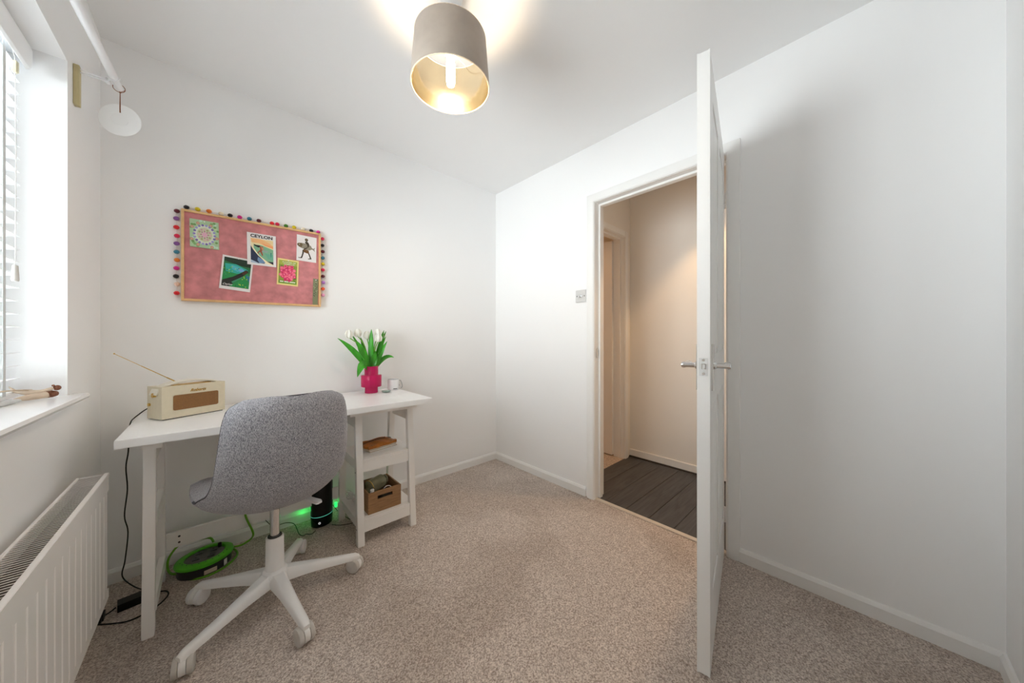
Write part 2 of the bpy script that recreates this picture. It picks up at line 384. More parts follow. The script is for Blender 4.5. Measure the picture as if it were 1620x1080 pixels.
struct(MB().box(XR-.002, XR+.030, OY0, OY1, .0, .006).build('threshold_strip', mat('threshold', (.66, .60, .52), .4, .3, noise=.05), bevel=.002), 'slim pale threshold strip between carpet and dark hall planks', 'threshold strip')

# ------------------------------------------------------------------ hall beyond the doorway
HX0, HX1, HY0, HY1 = XR+WT, 2.815, -.4, 1.44
hf = thing('floor_2', 'dark grey oak effect plank floor in the hall', 'floor', ((HX0+HX1)/2, (HY0+HY1)/2, -.06), kind='structure')
MB().box(HX0-.075, HX1, HY0, HY1, -.06, -.008).build('subfloor', skirt_dark, hf)
y = HY1; i = 0
while y > HY0+.01:
    y0 = max(HY0, y-.145)
    MB().box(XR+.030, HX1-.001, y0+.0012, y-.0012, -.0075, .0025).build('plank', planks[i % 3], hf, bevel=.001, seg=1)
    y = y0; i += 1
struct(MB().box(HX1, HX1+.1, HY0, HY1+.1, 0, H).build('wall_hall_far', hallm), 'warm lit hall wall seen through the doorway', 'wall')
struct(MB().box(HX0, HX1+.1, HY0-.1, HY0, 0, H).build('wall_hall_near', hallm), 'hall wall hidden behind the bedroom wall', 'wall')
EX0, EX1 = 1.99, 2.70                                   # second doorway in the hall's end wall
b = MB(); b.box(HX0, EX0-.012, HY1, HY1+.1, 0, H).box(EX1+.012, HX1, HY1, HY1+.1, 0, H).box(EX0-.012, EX1+.012, HY1, HY1+.1, OZ+.012, H)
struct(b.build('wall_hall_end', hallm), 'hall end wall above the second doorway', 'wall')
struct(MB().box(HX0, HX1+.1, HY0-.1, HY1+.1, H, H+.08).build('ceiling_hall', ceilm), 'hall ceiling beyond the doorway', 'ceiling')
struct(MB().box(HX1-.012, HX1, HY0, HY1, .012, .070).build('baseboard_hall', gloss, bevel=.003), 'white skirting board on the hall wall above dark beading', 'skirting board')
struct(MB().prism([(HX1-.024, .0026), (HX1-.016, .0026), (HX1-.0005, .0026), (HX1-.0005, .012), (HX1-.012, .0115), (HX1-.020, .009)], 1, HY0, HY1).build('trim_3', skirt_dark), 'dark floor beading below the white hall skirting', 'beading')
tr2 = thing('trim_2', 'door frame of the second doorway at the end of the hall', 'door frame', (2.345, HY1+.05, 0), kind='structure')
b = MB(); b.box(EX1, EX1+.013, HY1-.002, HY1+.102, 0, OZ+.013).box(EX0-.013, EX0, HY1-.002, HY1+.102, 0, OZ+.013).box(EX0, EX1, HY1-.002, HY1+.102, OZ, OZ+.013); b.build('lining', gloss, tr2)
b = MB(); b.box(EX1-.012, EX1, HY1+.03, HY1+.06, 0, OZ).box(EX0, EX0+.012, HY1+.03, HY1+.06, 0, OZ).box(EX0+.012, EX1-.012, HY1+.03, HY1+.06, OZ-.012, OZ); b.build('door_stop', gloss, tr2, bevel=.002)
b = MB(); b.box(EX1+.002, EX1+.055, HY1-.015, HY1, 0, OZ+.055).box(EX0-.012, EX0-.002, HY1-.015, HY1, 0, OZ+.055).box(EX0-.002, EX1+.002, HY1-.015, HY1, OZ+.002, OZ+.055); b.build('architrave', gloss, tr2, bevel=.004)
# second room
RX0, RX1, RY1 = 1.9, 3.4, 3.3
struct(MB().box(HX0-.0, RX1, HY1+.001, RY1, -.06, .001).build('floor_3', carpet), 'beige carpet of the second room past the hall', 'floor')
b = MB(); b.box(HX0-.09, HX0, YB+.12, RY1, 0, H).box(RX1, RX1+.1, HY1, RY1, 0, H).box(HX0-.09, RX1+.1, RY1, RY1+.1, 0, H).box(HX1+.1, RX1, HY1, HY1+.1, 0, H)
struct(b.build('wall_far_room', hallm), 'dim walls of the second room', 'wall')
struct(MB().box(HX0-.09, RX1+.1, HY1+.1, RY1+.1, H, H+.08).build('ceiling_far_room', ceilm), 'ceiling of the second room', 'ceiling')

# ------------------------------------------------------------------ doors
def door_leaf(name, label, loc, rz, wdt, hgt, th, z0, hardware=True):
    """local frame: hinge edge at x=0, leaf along +x, thickness y -th/2..th/2"""
    root = thing(name, label, 'door', loc, rz, kind='structure')
    b = MB()
    b.box(0, wdt, -th/2+.004, th/2-.004, z0+.002, hgt-.002)
    stl = .095
    for s in (-1, 1):
        ya, yb = (s*(th/2-.0045), s*th/2) if s > 0 else (-th/2, -(th/2-.0045))
        # stiles, rails raised above the sunk ground
        b.box(0, stl, ya, yb, z0, hgt).box(wdt-stl, wdt, ya, yb, z0, hgt)
        rails = [(z0, .22), (.86, 1.02), (hgt-.11, hgt)]
        for r0, r1 in rails: b.box(stl, wdt-stl, ya, yb, r0, r1)
        cx = wdt/2; b.box(cx-.045, cx+.045, ya, yb, .22, .86).box(cx-.045, cx+.045, ya, yb, 1.02, hgt-.11)
    b.build('leaf', doorm, root, bevel=.0018, seg=1, world=False)
    for px0, px1 in ((stl, wdt/2-.045), (wdt/2+.045, wdt-stl)):
        for r0, r1 in ((.22, .86), (1.02, hgt-.11)):
            b = MB()
            for s in (-1, 1):
                rg = []
                for ins, yy in ((.014, th/2-.004), (.030, th/2-.0005)):
                    rg.append([Vector((x, s*yy, z)) for x, z in ((px0+ins, r0+ins), (px1-ins, r0+ins), (px1-ins, r1-ins), (px0+ins, r1-ins))])
                b.rings(rg)
            b.build('panel', doorm, root, world=False)
    return root
D_LOC = (1.862, .478, 0)
d1 = door_leaf('door_1', 'white panelled bedroom door standing open, seen edge-on', (*D_LOC[:2], 0), PI+math.radians(11), .738, 1.982, .036, .010)
# hardware in the door frame (local x runs from hinge to free edge)
DW, TH = .738, .036
MB().box(DW, DW+.0012, -.0125, .0125, .955, 1.012).build('latch_plate', steel, d1, bevel=.0004, seg=1, world=False)
b = MB(); b.prism([(-.006, .976), (.006, .976), (.006, .994), (-.006, .994)], 0, DW-.004, DW+.0016); lb = b.build('latch_bolt', chrome, d1, bevel=.0006, world=False)
b = MB(); b.prism([(-.002, .978), (.005, .978), (.005, .992), (-.002, .992)], 0, DW+.0014, DW+.008); b.build('bolt_tip', steel, lb, bevel=.001, world=False)
for z in (.962, 1.005): MB().cyl((DW+.001, 0, z), (DW+.0022, 0, z), .0042, n=12).build('screw', chrome, d1, world=False)
for s in (-1, 1):
    hd = MB().box(DW-.075, DW-.035, min(s*TH/2, s*(TH/2+.006)), max(s*TH/2, s*(TH/2+.006)), .905, 1.055).build('backplate', chrome, d1, bevel=.0015, world=False)
    y0 = s*(TH/2+.006)
    b = MB(); b.lathe([(.012, 0), (.012, .004), (.0085, .008), (.0085, .030), (.0105, .040), (.009, .046), (.003, .048)], (DW-.055, y0, .985), 16, Matrix.Rotation(-s*PI/2, 4, 'X'))
    b.cyl((DW-.055, y0+s*.034, .985), (DW-.115, y0+s*.034, .985), .0065, .0072, 14)
    b.cyl((DW-.115, y0+s*.034, .985), (DW-.128, y0+s*.034, .985), .0072, .0095, 14); b.cyl((DW-.128, y0+s*.034, .985), (DW-.135, y0+s*.034, .985), .0105, .0105, 14)
    b.build('lever_handle', chrome, hd, smooth=35, world=False)
for z in (.20, 1.76):
    b = MB()
    for k in range(3): b.cyl((-.004, .020, z-.038+k*.026), (-.004, .020, z-.014+k*.026), .0048, n=12)
    b.box(-.004, .0, -.012, .018, z-.038, z+.038); b.build('hinge', gloss, d1, smooth=35, world=False)
d2 = door_leaf('door_2', 'white panelled door opened into the second room past the hall', (2.695, HY1+.105, 0), math.radians(86), .69, 1.975, .035, .014)
for z in (.25, 1.72): MB().cyl((-.003, -.018, z-.038), (-.003, -.018, z+.038), .0045, n=10).build('hinge', gloss, d2, smooth=35, world=False)

# warm recessed downlight in the hall, plus an added second-room lamp
def downlight(x, y, z, energy, col, size=70, label=''):
    t = thing('downlight', label, 'light', (x, y, z-.004))
    MB().lathe([(.042, 0), (.042, .003), (.030, .0035), (.030, 0)], (x, y, z-.004), 24).build('bezel', gloss, t, smooth=30)
    MB().lathe([(.028, .0005), (.028, .003)], (x, y, z-.004), 20).build('lamp_lens', mat('warm_lens', (1, .8, .5), .3, emit=(1, .7, .4), estr=6, noise=.01), t)
    l = bpy.data.lights.new('downlight_beam', 'SPOT'); l.energy = energy; l.color = col; l.spot_size = math.radians(size); l.spot_blend = .35; l.shadow_soft_size = .03
    o = bpy.data.objects.new('downlight_beam', l); C.objects.link(o); o.location = (x, y, z-.012); o.parent = None
    return o
downlight(2.42, .52, H, 38, (1, .62, .30), 95, 'recessed warm downlight in the hall ceiling near the doorway')
downlight(2.5, 2.35, H, 20, (1, .52, .22), 130, 'added unseen lamp warming the second room')  # added lamp, out of view, warms the second room and its door leaf

# ------------------------------------------------------------------ venetian blind
bl = thing('venetian_blind', 'white venetian blind hanging in the window recess', 'blind', (XL-.105, 1.28, .90))
BY0, BY1 = .65, 1.780
MB().box(XL-.135, XL-.090, BY0, BY1, 1.955, 2.000).build('headrail', greyp, bl)
b = MB(); b.prism([(XL-.072, 1.922), (XL-.066, 1.926), (XL-.062, 1.940), (XL-.062, 1.985), (XL-.066, 1.998), (XL-.074, 2.001), (XL-.074, 1.922)], 1, BY0-.01, BY1+.005); b.build('valance', blindm, bl, smooth=30)
nsl = 25; me = None
for k in range(nsl):
    z = 1.905 - k*.0400
    if me is None:
        prof = []
        for u in [i/6*2-1 for i in range(7)]: prof.append((u*.025, .0016*(1-u*u)+.0013))
        for u in [1-i/6*2 for i in range(7)]: prof.append((u*.025, .0016*(1-u*u)-.0013))
        mb = MB(); mb.prism(prof, 1, -(BY1-BY0)/2, (BY1-BY0)/2, Matrix.Rotation(math.radians(-11), 4, 'Y')); me = mb.mesh('slat', blindm, smooth=40)
    o = bpy.data.objects.new('slat', me); C.objects.link(o); o.parent = bl
    o.location = RM[bl].inverted() @ Vector((XL-.108, (BY0+BY1)/2, z))
MB().box(XL-.131, XL-.085, BY0, BY1, .893, .911).build('bottom_rail', blindm, bl, bevel=.003)
for y in (.88, 1.28, 1.675):
    MB().box(XL-.0835, XL-.0825, y-.009, y+.009, .905, 1.955).build('ladder_tape', mat('ladder_tape', (.62, .65, .66), .7, noise=.05, nscale=200), bl)
for dy in (0, .006): 
    MB().tube([(XL-.078, 1.700+dy, 1.935), (XL-.074, 1.702+dy*.5, 1.915), (XL-.072, 1.703, 1.895)], .0009, 6).build('lift_cord', cordw, bl)
MB().box(XL-.078, XL-.066, 1.697, 1.709, 1.86, 1.897).build('cord_connector', mat('clear_connector', (.75, .70, .52), .3, noise=.1, nscale=60), bl, bevel=.003)
MB().tube([(XL-.072, 1.703, 1.86), (XL-.071, 1.703, 1.6), (XL-.072, 1.703, 1.29)], .0011, 6).build('pull_cord', cordw, bl)
MB().lathe([(.003, .048), (.0055, .046), (.0075, .004), (.006, 0)], (XL-.072, 1.703, 1.243), 14).build('cord_tassel', mat('tassel', (.66, .64, .60), .4, noise=.05, nscale=50), bl, smooth=40)

# ------------------------------------------------------------------ radiator
ra = thing('radiator', 'white double panel radiator under the window', 'radiator', (-.297, 1.1, .185))
RY0, RY1_, rz0, rz1, rxb, rxf = .50, 1.752, .188, .614, -.331, -.264
b = MB(); b.box(rxf-.012, rxf-.004, RY0, RY1_, rz0, rz1-.006)
y = RY1_-.020
b.box(rxf-.004, rxf, RY0, RY1_, rz0, rz0+.030).box(rxf-.004, rxf, RY0, RY1_, rz1-.060, rz1-.012)
while y-.044 > RY0+.01:
    prof = [(y-.0460, rxf-.0045), (y-.0445, rxf-.001), (y-.042, rxf), (y-.004, rxf), (y-.0015, rxf-.001), (y, rxf-.0045)]
    b.rings([[Vector((x, yy, z)) for yy, x in prof] for z in (rz0+.030, rz1-.060)])
    y -= .0495
b.build('front_panel', radm, ra, smooth=20)
MB().box(rxb, rxb+.008, RY0, RY1_, rz0, rz1-.006).build('back_panel', radm, ra)
b = MB(); b.box(rxb-.001, rxb+.006, RY0-.001, RY1_+.001, rz1-.010, rz1).box(rxf-.010, rxf+.0015, RY0-.001, RY1_+.001, rz1-.012, rz1); b.build('grille_rim', radm, ra, bevel=.001)
b = MB(); y = RY0+.01; yy = y
while yy < RY1_-.004:
    M = Matrix.Translation((0, yy, rz1-.004)) @ Matrix.Rotation(math.radians(-28), 4, 'X')
    b.box(rxb+.005, rxf-.009, -.0035, .0035, -.0006, .0006, M); yy += .0115
g = b.build('top_grille', radm, ra); g['kind'] = 'stuff'
for ya, yb in ((RY1_-.001, RY1_+.0015), (RY0-.0015, RY0+.001)): MB().box(rxb+.004, rxf-.006, ya, yb, rz0, rz1-.002).build('side_panel', radm, ra)
MB().box(rxb+.012, rxf-.016, RY0+.01, RY1_-.01, rz0+.01, rz1-.03).build('convector_fins', raddark, ra)
for yy in (.7, 1.5): MB().box(XL+.0005, rxb+.001, yy-.015, yy+.015, .26, .54).build('wall_bracket', radm, ra)
MB().tube([(-.300, RY0+.03, rz0+.01), (-.300, RY0+.03, .10), (-.300, RY0+.03, .0)], .0075, 10).build('pipe', radm, ra, smooth=True)

# ------------------------------------------------------------------ curtain pole and hanging disc
cp = thing('curtain_pole', 'white curtain pole on a bracket above the window', 'curtain pole', (-.31, 1.2, 2.04))
def polex(y): return -.268 + (y-1.95)*(.023/.435)
MB().cyl((polex(.2), .2, 2.041), (polex(1.955), 1.955, 2.041), .0120, n=24).build('pole', whitep, cp, smooth=35)
MB().cyl((polex(1.62), 1.62, 2.041), (polex(.2), .2, 2.041), .0130, n=24).build('outer_pole', whitep, cp, smooth=35)
MB().box(XL+.0005, XL+.014, 1.862, 1.884, 1.893, 2.033).build('bracket_block', blockm, cp, bevel=.001)
b = MB(); b.tube([(XL+.012, 1.873, 2.024), (-.325, 1.873, 2.022), (polex(1.873)-.012, 1.873, 2.020)], .003, 8).tube([(XL+.012, 1.873, 2.014), (-.325, 1.873, 2.013), (polex(1.873)-.012, 1.873, 2.014)], .003, 8)
b.cyl((polex(1.873)-.013, 1.862, 2.018), (polex(1.873)-.013, 1.884, 2.018), .0075, n=12)
rg = [(polex(1.873)+.0150*math.cos(a), 1.873, 2.041+.0150*math.sin(a)) for a in [math.radians(200+q*16) for q in range(11)]]
b.tube(rg, .0025, 8, 2); b.build('wire_bracket', whitep, cp, smooth=True)
MB().cyl((polex(1.873)-.013, 1.858, 2.018), (polex(1.873)-.013, 1.862, 2.018), .0035, n=10).build('screw', steel, cp)
hd = thing('hanging_disc', 'round matt white disc hanging by brown twine from the curtain pole', 'ornament', (-.266, 1.95, 1.86))
n = Vector((math.cos(math.radians(72)), math.sin(math.radians(72)), 0))
Q = n.to_track_quat('Z', 'Y').to_matrix().to_4x4()
cc = Vector((-.2663, 1.95, 1.9207))
MB().lathe([(.0, -.0025), (.056, -.0025), (.060, -.0005), (.060, .0010), (.058, .0025), (.0, .0025)], cc, 56, Q, cap=False).build('disc', platem, hd, smooth=30)
rg = [cc + Q @ Vector((.0235*math.cos(a), .0235*math.sin(a), -.0027)) for a in [2*PI*k/24 for k in range(24)]]
MB().tube(rg, .0007, 6, 2, close=True).build('embossed_ring', platem, hd, smooth=True)
hx = cc.x
b = MB(); b.tube([(hx, 1.946, 1.948), (hx, 1.945, 1.975), (hx+.001, 1.944, 2.026)], .0011, 6).tube([(hx+.0015, 1.947, 1.948), (hx+.001, 1.947, 1.975), (hx+.001, 1.945, 2.026)], .0011, 6)
rg = [(polex(1.945)+.0155*math.cos(a), 1.945, 2.041+.0155*math.sin(a)) for a in [2*PI*k/16 for k in range(16)]]
b.tube(rg, .0011, 6, 2, close=True).ball((hx+.001, 1.944, 2.025), .003, n=8)
b.tube([(hx+.001, 1.944, 2.025), (hx+.010, 1.938, 2.031), (hx+.014, 1.935, 2.034)], .0007, 6); b.build('twine', twine, hd, smooth=True)

# ------------------------------------------------------------------ pendant lamp
LX, LY, LZ = .6643, 1.0624, 2.033
pl = thing('pendant_lamp', 'grey velvet drum pendant shade with a glowing filament bulb', 'lamp', (LX, LY, LZ))
R0, R1, SH = .148, .134, .183
prof = [(R0, 0), (R0*.6+R1*.4, SH*.4), (R1, SH)]
MB().lathe([(R0, 0), (R1, SH), (R1-.002, SH), (R0-.002, 0), (R0, 0)], (LX, LY, LZ), 72, cap=False).build('lamp_shade', shade_out, pl, smooth=30)
MB().lathe([(R0-.0024, .0012), (R1-.0024, SH-.0012), (R1-.0036, SH-.0012), (R0-.0036, .0012), (R0-.0024, .0012)], (LX, LY, LZ), 72, cap=False).build('shade_lining', shade_in, pl, smooth=30)
rim = mat('shade_rim', (.86, .74, .56), .5, noise=.03, nscale=40)
for rr, zz in ((R0-.0018, LZ), (R1-.0018, LZ+SH)):
    MB().tube([(LX+rr*math.cos(a), LY+rr*math.sin(a), zz) for a in [2*PI*k/48 for k in range(48)]], .0022, 8, 1, close=True).build('shade_ring', rim, pl, smooth=True)
b = MB()
for k in range(3):
    a = 2*PI*k/3+.5; b.tube([(LX+.020*math.cos(a), LY+.020*math.sin(a), LZ+SH-.032), (LX+R1*.97*math.cos(a), LY+R1*.97*math.sin(a), LZ+SH-.004)], .0016, 6, 1)
b.tube([(LX+.020*math.cos(a), LY+.020*math.sin(a), LZ+SH-.032) for a in [2*PI*k/16 for k in range(16)]], .002, 6, 1, close=True)
b.build('spider_fitting', whitep, pl, smooth=True)
MB().lathe([(.010, .055), (.017, .045), (.019, .010), (.019, 0), (.014, 0)], (LX, LY, LZ+.119), 20).build('lamp_holder', whitep, pl, smooth=40)
MB().lathe([(.012, .118), (.013, .100), (.0155, .085), (.0155, .020), (.013, .006), (.006, 0), (.001, -.001)], (LX, LY, LZ+.002), 20).build('bulb', bulbm, pl, smooth=50)
MB().tube([(LX, LY, LZ+SH), (LX, LY, H-.02)], .0032, 8, 1).build('cable', whitep, pl)
MB().lathe([(.012, 0), (.040, .010), (.046, .022), (.046, .026)], (LX, LY, H-.026), 28).build('ceiling_rose', whitep, pl, smooth=40)

# ------------------------------------------------------------------ light switch
sw = thing('light_switch', 'brushed steel light switch on the wall left of the doorway', 'light switch', (XR, 1.318, 1.325))
MB().box(XR-.0045, XR, 1.274, 1.360, 1.328, 1.414).build('plate', steel, sw, bevel=.002)
MB().lathe([(.0085, 0), (.0085, .003), (.006, .004)], (XR-.0045, 1.317, 1.371), 16, Matrix.Rotation(-PI/2, 4, 'Y')).build('collar', chrome, sw, smooth=40)
MB().cyl((XR-.006, 1.317, 1.372), (XR-.020, 1.317, 1.362), .0032, .0042, 10).build('toggle', chrome, sw, smooth=40)
for yy in (1.287, 1.347): MB().cyl((XR-.0045, yy, 1.371), (XR-.0056, yy, 1.371), .004, n=10).build('screw', dgrey, sw)

# ------------------------------------------------------------------ desk
DX0, DX1, DY0, DY1, DZ = -.242, .925, 1.672, 2.212, .735
dk = thing('desk', 'white desk top on two white trestles against the back wall', 'desk', ((DX0+DX1)/2, 1.94, 0))
MB().box(DX0, DX1, DY0, DY1, DZ-.029, DZ).build('desk_top', deskm, dk, bevel=.0015)
# right trestle with two shelves. legs splay front to back
def leg(x0, x1, yb, yt, dy, name='leg', z1=.672):
    rg = [[Vector(p) for p in ((x0, y-dy, z), (x1, y-dy, z), (x1, y+dy, z), (x0, y+dy, z))] for y, z in ((yb, 0), (yt, z1))]
    return MB().rings(rg).build(name, legm, dk, bevel=.002)
YFb, YFt, YKb, YKt = 1.762, 1.808, 2.105, 2.060
for x0, x1 in ((.543, .577), (.828, .862)):
    leg(x0, x1, YFb, YFt, .016); leg(x0, x1, YKb, YKt, .016)
leg(-.189, -.157, 1.745, 1.792, .016); leg(-.189, -.157, YKb, YKt, .016)
MB().box(.510, .876, 1.765, 2.10, .6725, .7055).build('trestle_top', legm, dk, bevel=.002)
MB().box(-.190, -.137, 1.745, 2.10, .6725, .7055).build('trestle_top', legm, dk, bevel=.002)
def yf(z): return YFb + (YFt-YFb)*z/.672 - .016
def yk(z): return YKb + (YKt-YKb)*z/.672 + .016
for z0, z1 in ((.064, .118), (.370, .424)):
    MB().box(.578, .827, yf(z0)+.006, yf(z0)+.022, z0, z1).build('rail', legm, dk, bevel=.001)
    MB().box(.578, .827, yk(z0)-.022, yk(z0)-.006, z0, z1).build('rail', legm, dk, bevel=.001)
    for xa in (.547, .829, -.186):
        MB().box(xa+.014 if xa > -.1 else xa+.010, xa+.030, yf(z0)+.026, yk(z0)-.026, z0, z1).build('side_rail', legm, dk, bevel=.001)
    MB().box(.548, .858, yf(z1)+.034, yk(z1)-.034, z1, z1+.014).build('shelf', legm, dk, bevel=.001)
    MB().box(.578, .827, yf(z1)+.004, yf(z1)+.034, z1+.0005, z1+.0135).build('shelf_lip', legm, dk, bevel=.001)
for xa in (.560, .845, -.173):
    MB().box(xa-.008, xa+.008, 1.84, 2.03, .600, .672).build('top_rail', legm, dk, bevel=.001)
MB().box(-.157, .543, 2.108, 2.124, .128, .196).build('stretcher', legm, dk, bevel=.001)
for q0, q1, rr in (((-.115, 2.1075, .148), (-.115, 2.1065, .148), .0045), ((-.115, 2.1075, .175), (-.115, 2.1065, .175), .0045), ((.5428, 1.79, .375), (.5418, 1.79, .375), .0035), ((.5428, 1.77, .085), (.5418, 1.77, .085), .0035)):
    MB().cyl(q0, q1, rr, n=10).build('screw', dgrey, dk)


# ------------------------------------------------------------------ office chair
ch = thing('office_chair', 'grey fabric shell desk chair on a white five-star castor base', 'chair', (.184, 1.628, 0), math.radians(8))
# shell surface; local +y faces the desk
def shell(u, v):
    # profile: v 0..1 from seat front to back top -> (y, z)
    P = [(.240, .458), (.215, .472), (.12, .470), (.02, .460), (-.08, .450), (-.150, .458), (-.198, .500), (-.226, .575), (-.244, .668), (-.256, .768), (-.262, .862)]
    t = v*(len(P)-1); i = min(int(t), len(P)-2); f = t-i
    def cr(k):
        a, b_, c, d = P[max(i-1, 0)][k], P[i][k], P[i+1][k], P[min(i+2, len(P)-1)][k]
        return .5*((2*b_)+(c-a)*f+(2*a-5*b_+4*c-d)*f*f+(3*b_-a-3*c+d)*f**3)
    y, z = cr(0), cr(1)
    W = [.185, .225, .236, .238, .236, .230, .220, .210, .203, .195, .184]
    w_ = W[i]*(1-f)+W[i+1]*f
    e = 1.0
    if v > .90: e = (max(0, 1-((v-.90)/.10)**2.4))**.5*.24+.76
    if v < .12: e = (max(0, 1-((.12-v)/.12)**2.2))**.5*.30+.70
    x = u*w_*e
    au = abs(u)**2.2
    bend = math.exp(-((v-.48)/.17)**2)
    backf = max(0, min(1, (v-.42)/.15)); seatf = 1-backf
    z += au*(.006*seatf + .045*bend)
    y += au*(.060*backf + .070*bend)
    z -= .010*(1-abs(u)**2)*seatf
    if v > .8: z -= .010*abs(u)**3*(v-.8)/.2
    return Vector((x, y, z+.008))
NU, NV = 20, 36
def nrm(u, v):
    e = 1e-3; a = shell(min(1, u+e), v)-shell(max(-1, u-e), v); b_ = shell(u, min(1, v+e))-shell(u, max(0, v-e))
    n_ = a.cross(b_); return n_.normalized() if n_.length > 1e-9 else Vector((0, 0, 1))
bm = MB(); G = {}
for s in (0, 1):
    for i in range(NU+1):
        for j in range(NV+1):
            u = i/NU*2-1; v = j/NV; p = shell(u, v)
            edge = min(1, min(1-abs(u), .5)*5) * min(1, min(v, 1-v)*12)
            th = .006 + .016*(edge**.5 if edge > 0 else 0)
            G[s, i, j] = bm.bm.verts.new(p + nrm(u, v)*(th if s else -th))
for i in range(NU):
    for j in range(NV):
        bm.bm.faces.new((G[1, i, j], G[1, i+1, j], G[1, i+1, j+1], G[1, i, j+1])); bm.bm.faces.new((G[0, i, j], G[0, i, j+1], G[0, i+1, j+1], G[0, i+1, j]))
for i in range(NU):
    for j in (0, NV): bm.bm.faces.new((G[0, i, j], G[0, i+1, j], G[1, i+1, j], G[1, i, j]))
for j in range(NV):
    for i in (0, NU): bm.bm.faces.new((G[0, i, j], G[1, i, j], G[1, i, j+1], G[0, i, j+1]))
sh = bm.build('seat_shell', fabric, ch, smooth=60, world=False)
per = [(-1, .34+.66*k/24) for k in range(24)] + [(-1+2*k/12, 1) for k in range(12)] + [(1, 1-.66*k/24) for k in range(25)]
MB().tube([shell(u, v) for u, v in per], .0040, 8, 2).build('piping', pipingm, sh, smooth=True, world=False)
MB().lathe([(.055, 0), (.075, .012), (.075, .022), (.05, .026)], (0, .0, .402), 24).build('tilt_mechanism', dgrey, ch, smooth=40, world=False)
lv = MB(); lv.cyl((.045, -.005, .412), (.104, -.036, .392), .004, n=10); lv.build('lever_rod', chrome, ch, world=False)
gp0, gp1 = Vector((.098, -.030, .394)), Vector((.130, -.108, .388)); gd_ = (gp1-gp0).normalized(); gs_ = gd_.cross(Vector((0, 0, 1))).normalized()
b = MB(); b.rings([[gp0.lerp(gp1, f_) + gs_*dy*w_ + Vector((0, 0, dz*h_)) for dy, dz in ((-1, -1), (1, -1), (1, 1), (-1, 1))] for f_, w_, h_ in ((0, .005, .004), (.15, .011, .006), (.9, .012, .006), (1, .009, .004))]); b.build('lever_grip', whitep, ch, bevel=.002, world=False)
MB().cyl((0, 0, .26), (0, 0, .410), .0165, n=24).build('gas_lift', chrome, ch, smooth=40, world=False)
MB().cyl((0, 0, .262), (0, 0, .272), .026, .024, n=24).build('lift_collar', blackp, ch, smooth=40, world=False)
MB().lathe([(.028, .268), (.0305, .266), (.032, .125), (.034, .118)], (0, 0, 0), 28).build('column_sleeve', plast, ch, smooth=40, world=False)
sb = MB().lathe([(.030, .075), (.045, .080), (.052, .100), (.050, .122), (.036, .138), (.030, .140)], (0, 0, 0), 28).build('star_hub', plast, ch, smooth=40, world=False)
angs = [212.6, 280, 352.2, 64.7, 138]
def armM(a): return Matrix.Rotation(math.radians(a-8), 4, 'Z')
for q, a in enumerate(angs):
    M = armM(a); rg = []
    for r_, zt_, zb, w_ in ((.020, .134, .085, .030), (.055, .128, .082, .026), (.12, .115, .079, .0215), (.20, .098, .070, .018), (.268, .086, .062, .0155), (.302, .080, .056, .0140), (.317, .070, .056, .011)):
        h_ = zt_-zb
        sec = [(-w_, zb), (w_, zb), (w_, zb+h_*.72), (w_*.62, zt_), (-w_*.62, zt_), (-w_, zb+h_*.72)]
        rg.append([M @ Vector((r_, yy, zz)) for yy, zz in sec])
    MB().rings(rg).build('base_arm', plast, ch, bevel=.0028, smooth=50, world=False)
    # castor
    ca = M @ Vector((.303, 0, 0)); sw_ = math.radians([20, 190, 250, 60, 120][q]) + math.radians(a)
    S = Matrix.Translation(ca) @ Matrix.Rotation([math.radians(v_) for v_ in (75, 95, 120, 60, 215)][q], 4, 'Z')
    b = MB(); b.cyl(S @ Vector((0, 0, .034)), S @ Vector((0, 0, .064)), .0065, n=12)
    rg = []
    for yy in (-.0085, .0085): rg.append([S @ Vector((.006+.0300*math.cos(t), yy, .0325+.0300*math.sin(t))) for t in [2*PI*k/20 for k in range(20)]])
    b.rings(rg)
    cs = b.build('castor', plast, ch, smooth=40, world=False)
    for s in (-1, 1):
        rg = []
        for yy, rr in ((.0100, .0295), (.0112, .0310), (.0215, .0310), (.0248, .0285), (.0262, .0220)):
            rg.append([S @ Vector((.006+rr*math.cos(t), s*yy, .0313+rr*math.sin(t))) for t in [2*PI*k/24 for k in range(24)]])
        MB().rings(rg).build('wheel', whitep if q == 4 else rubber if q != 3 else whitep, cs, smooth=40, world=False)

# ------------------------------------------------------------------ retro radio
RA = math.radians(27.7)
rd = thing('portable_radio', 'cream retro portable radio with copper grille and raised aerial on the desk', 'radio', (-.157, 1.951, DZ), RA)
# local: x along the front (0..W), y depth, z height
W_, Dp, Hh = .222, .104, .138
b = MB(); b.box(0, W_, 0, Dp, .004, Hh); b.build('body', radiom, rd, bevel=.009, seg=4, smooth=40, world=False)
b = MB(); b.box(.006, W_-.006, .006, Dp-.006, 0, .005); b.build('foot_strip', blackp, rd, world=False)
def rrect(x0, x1, z0, z1, r, n=5):
    pts = []
    for cx, cz, a0 in ((x1-r, z0+r, -90), (x1-r, z1-r, 0), (x0+r, z1-r, 90), (x0+r, z0+r, 180)):
        for k in range(n+1): a = math.radians(a0+90*k/n); pts.append((cx+r*math.cos(a), cz+r*math.sin(a)))
    return pts
MB().prism(rrect(.034, .196, .034, .100, .008), 1, -.0012, .004).build('speaker_grille', grillem, rd, world=False)
MB().tube([(x, -.0012, z) for x, z in rrect(.034, .196, .034, .100, .008)], .0012, 6, 1, close=True).build('grille_edge', radiom, rd, smooth=True, world=False)
text_part('script_badge', 'Roberts', .017, brass, rd, Matrix.Translation((.119, -.0008, .113)) @ Matrix.Rotation(PI/2, 4, 'X'), .0007, .45, 1.0)
b = MB(); pts = []; n_ = 26
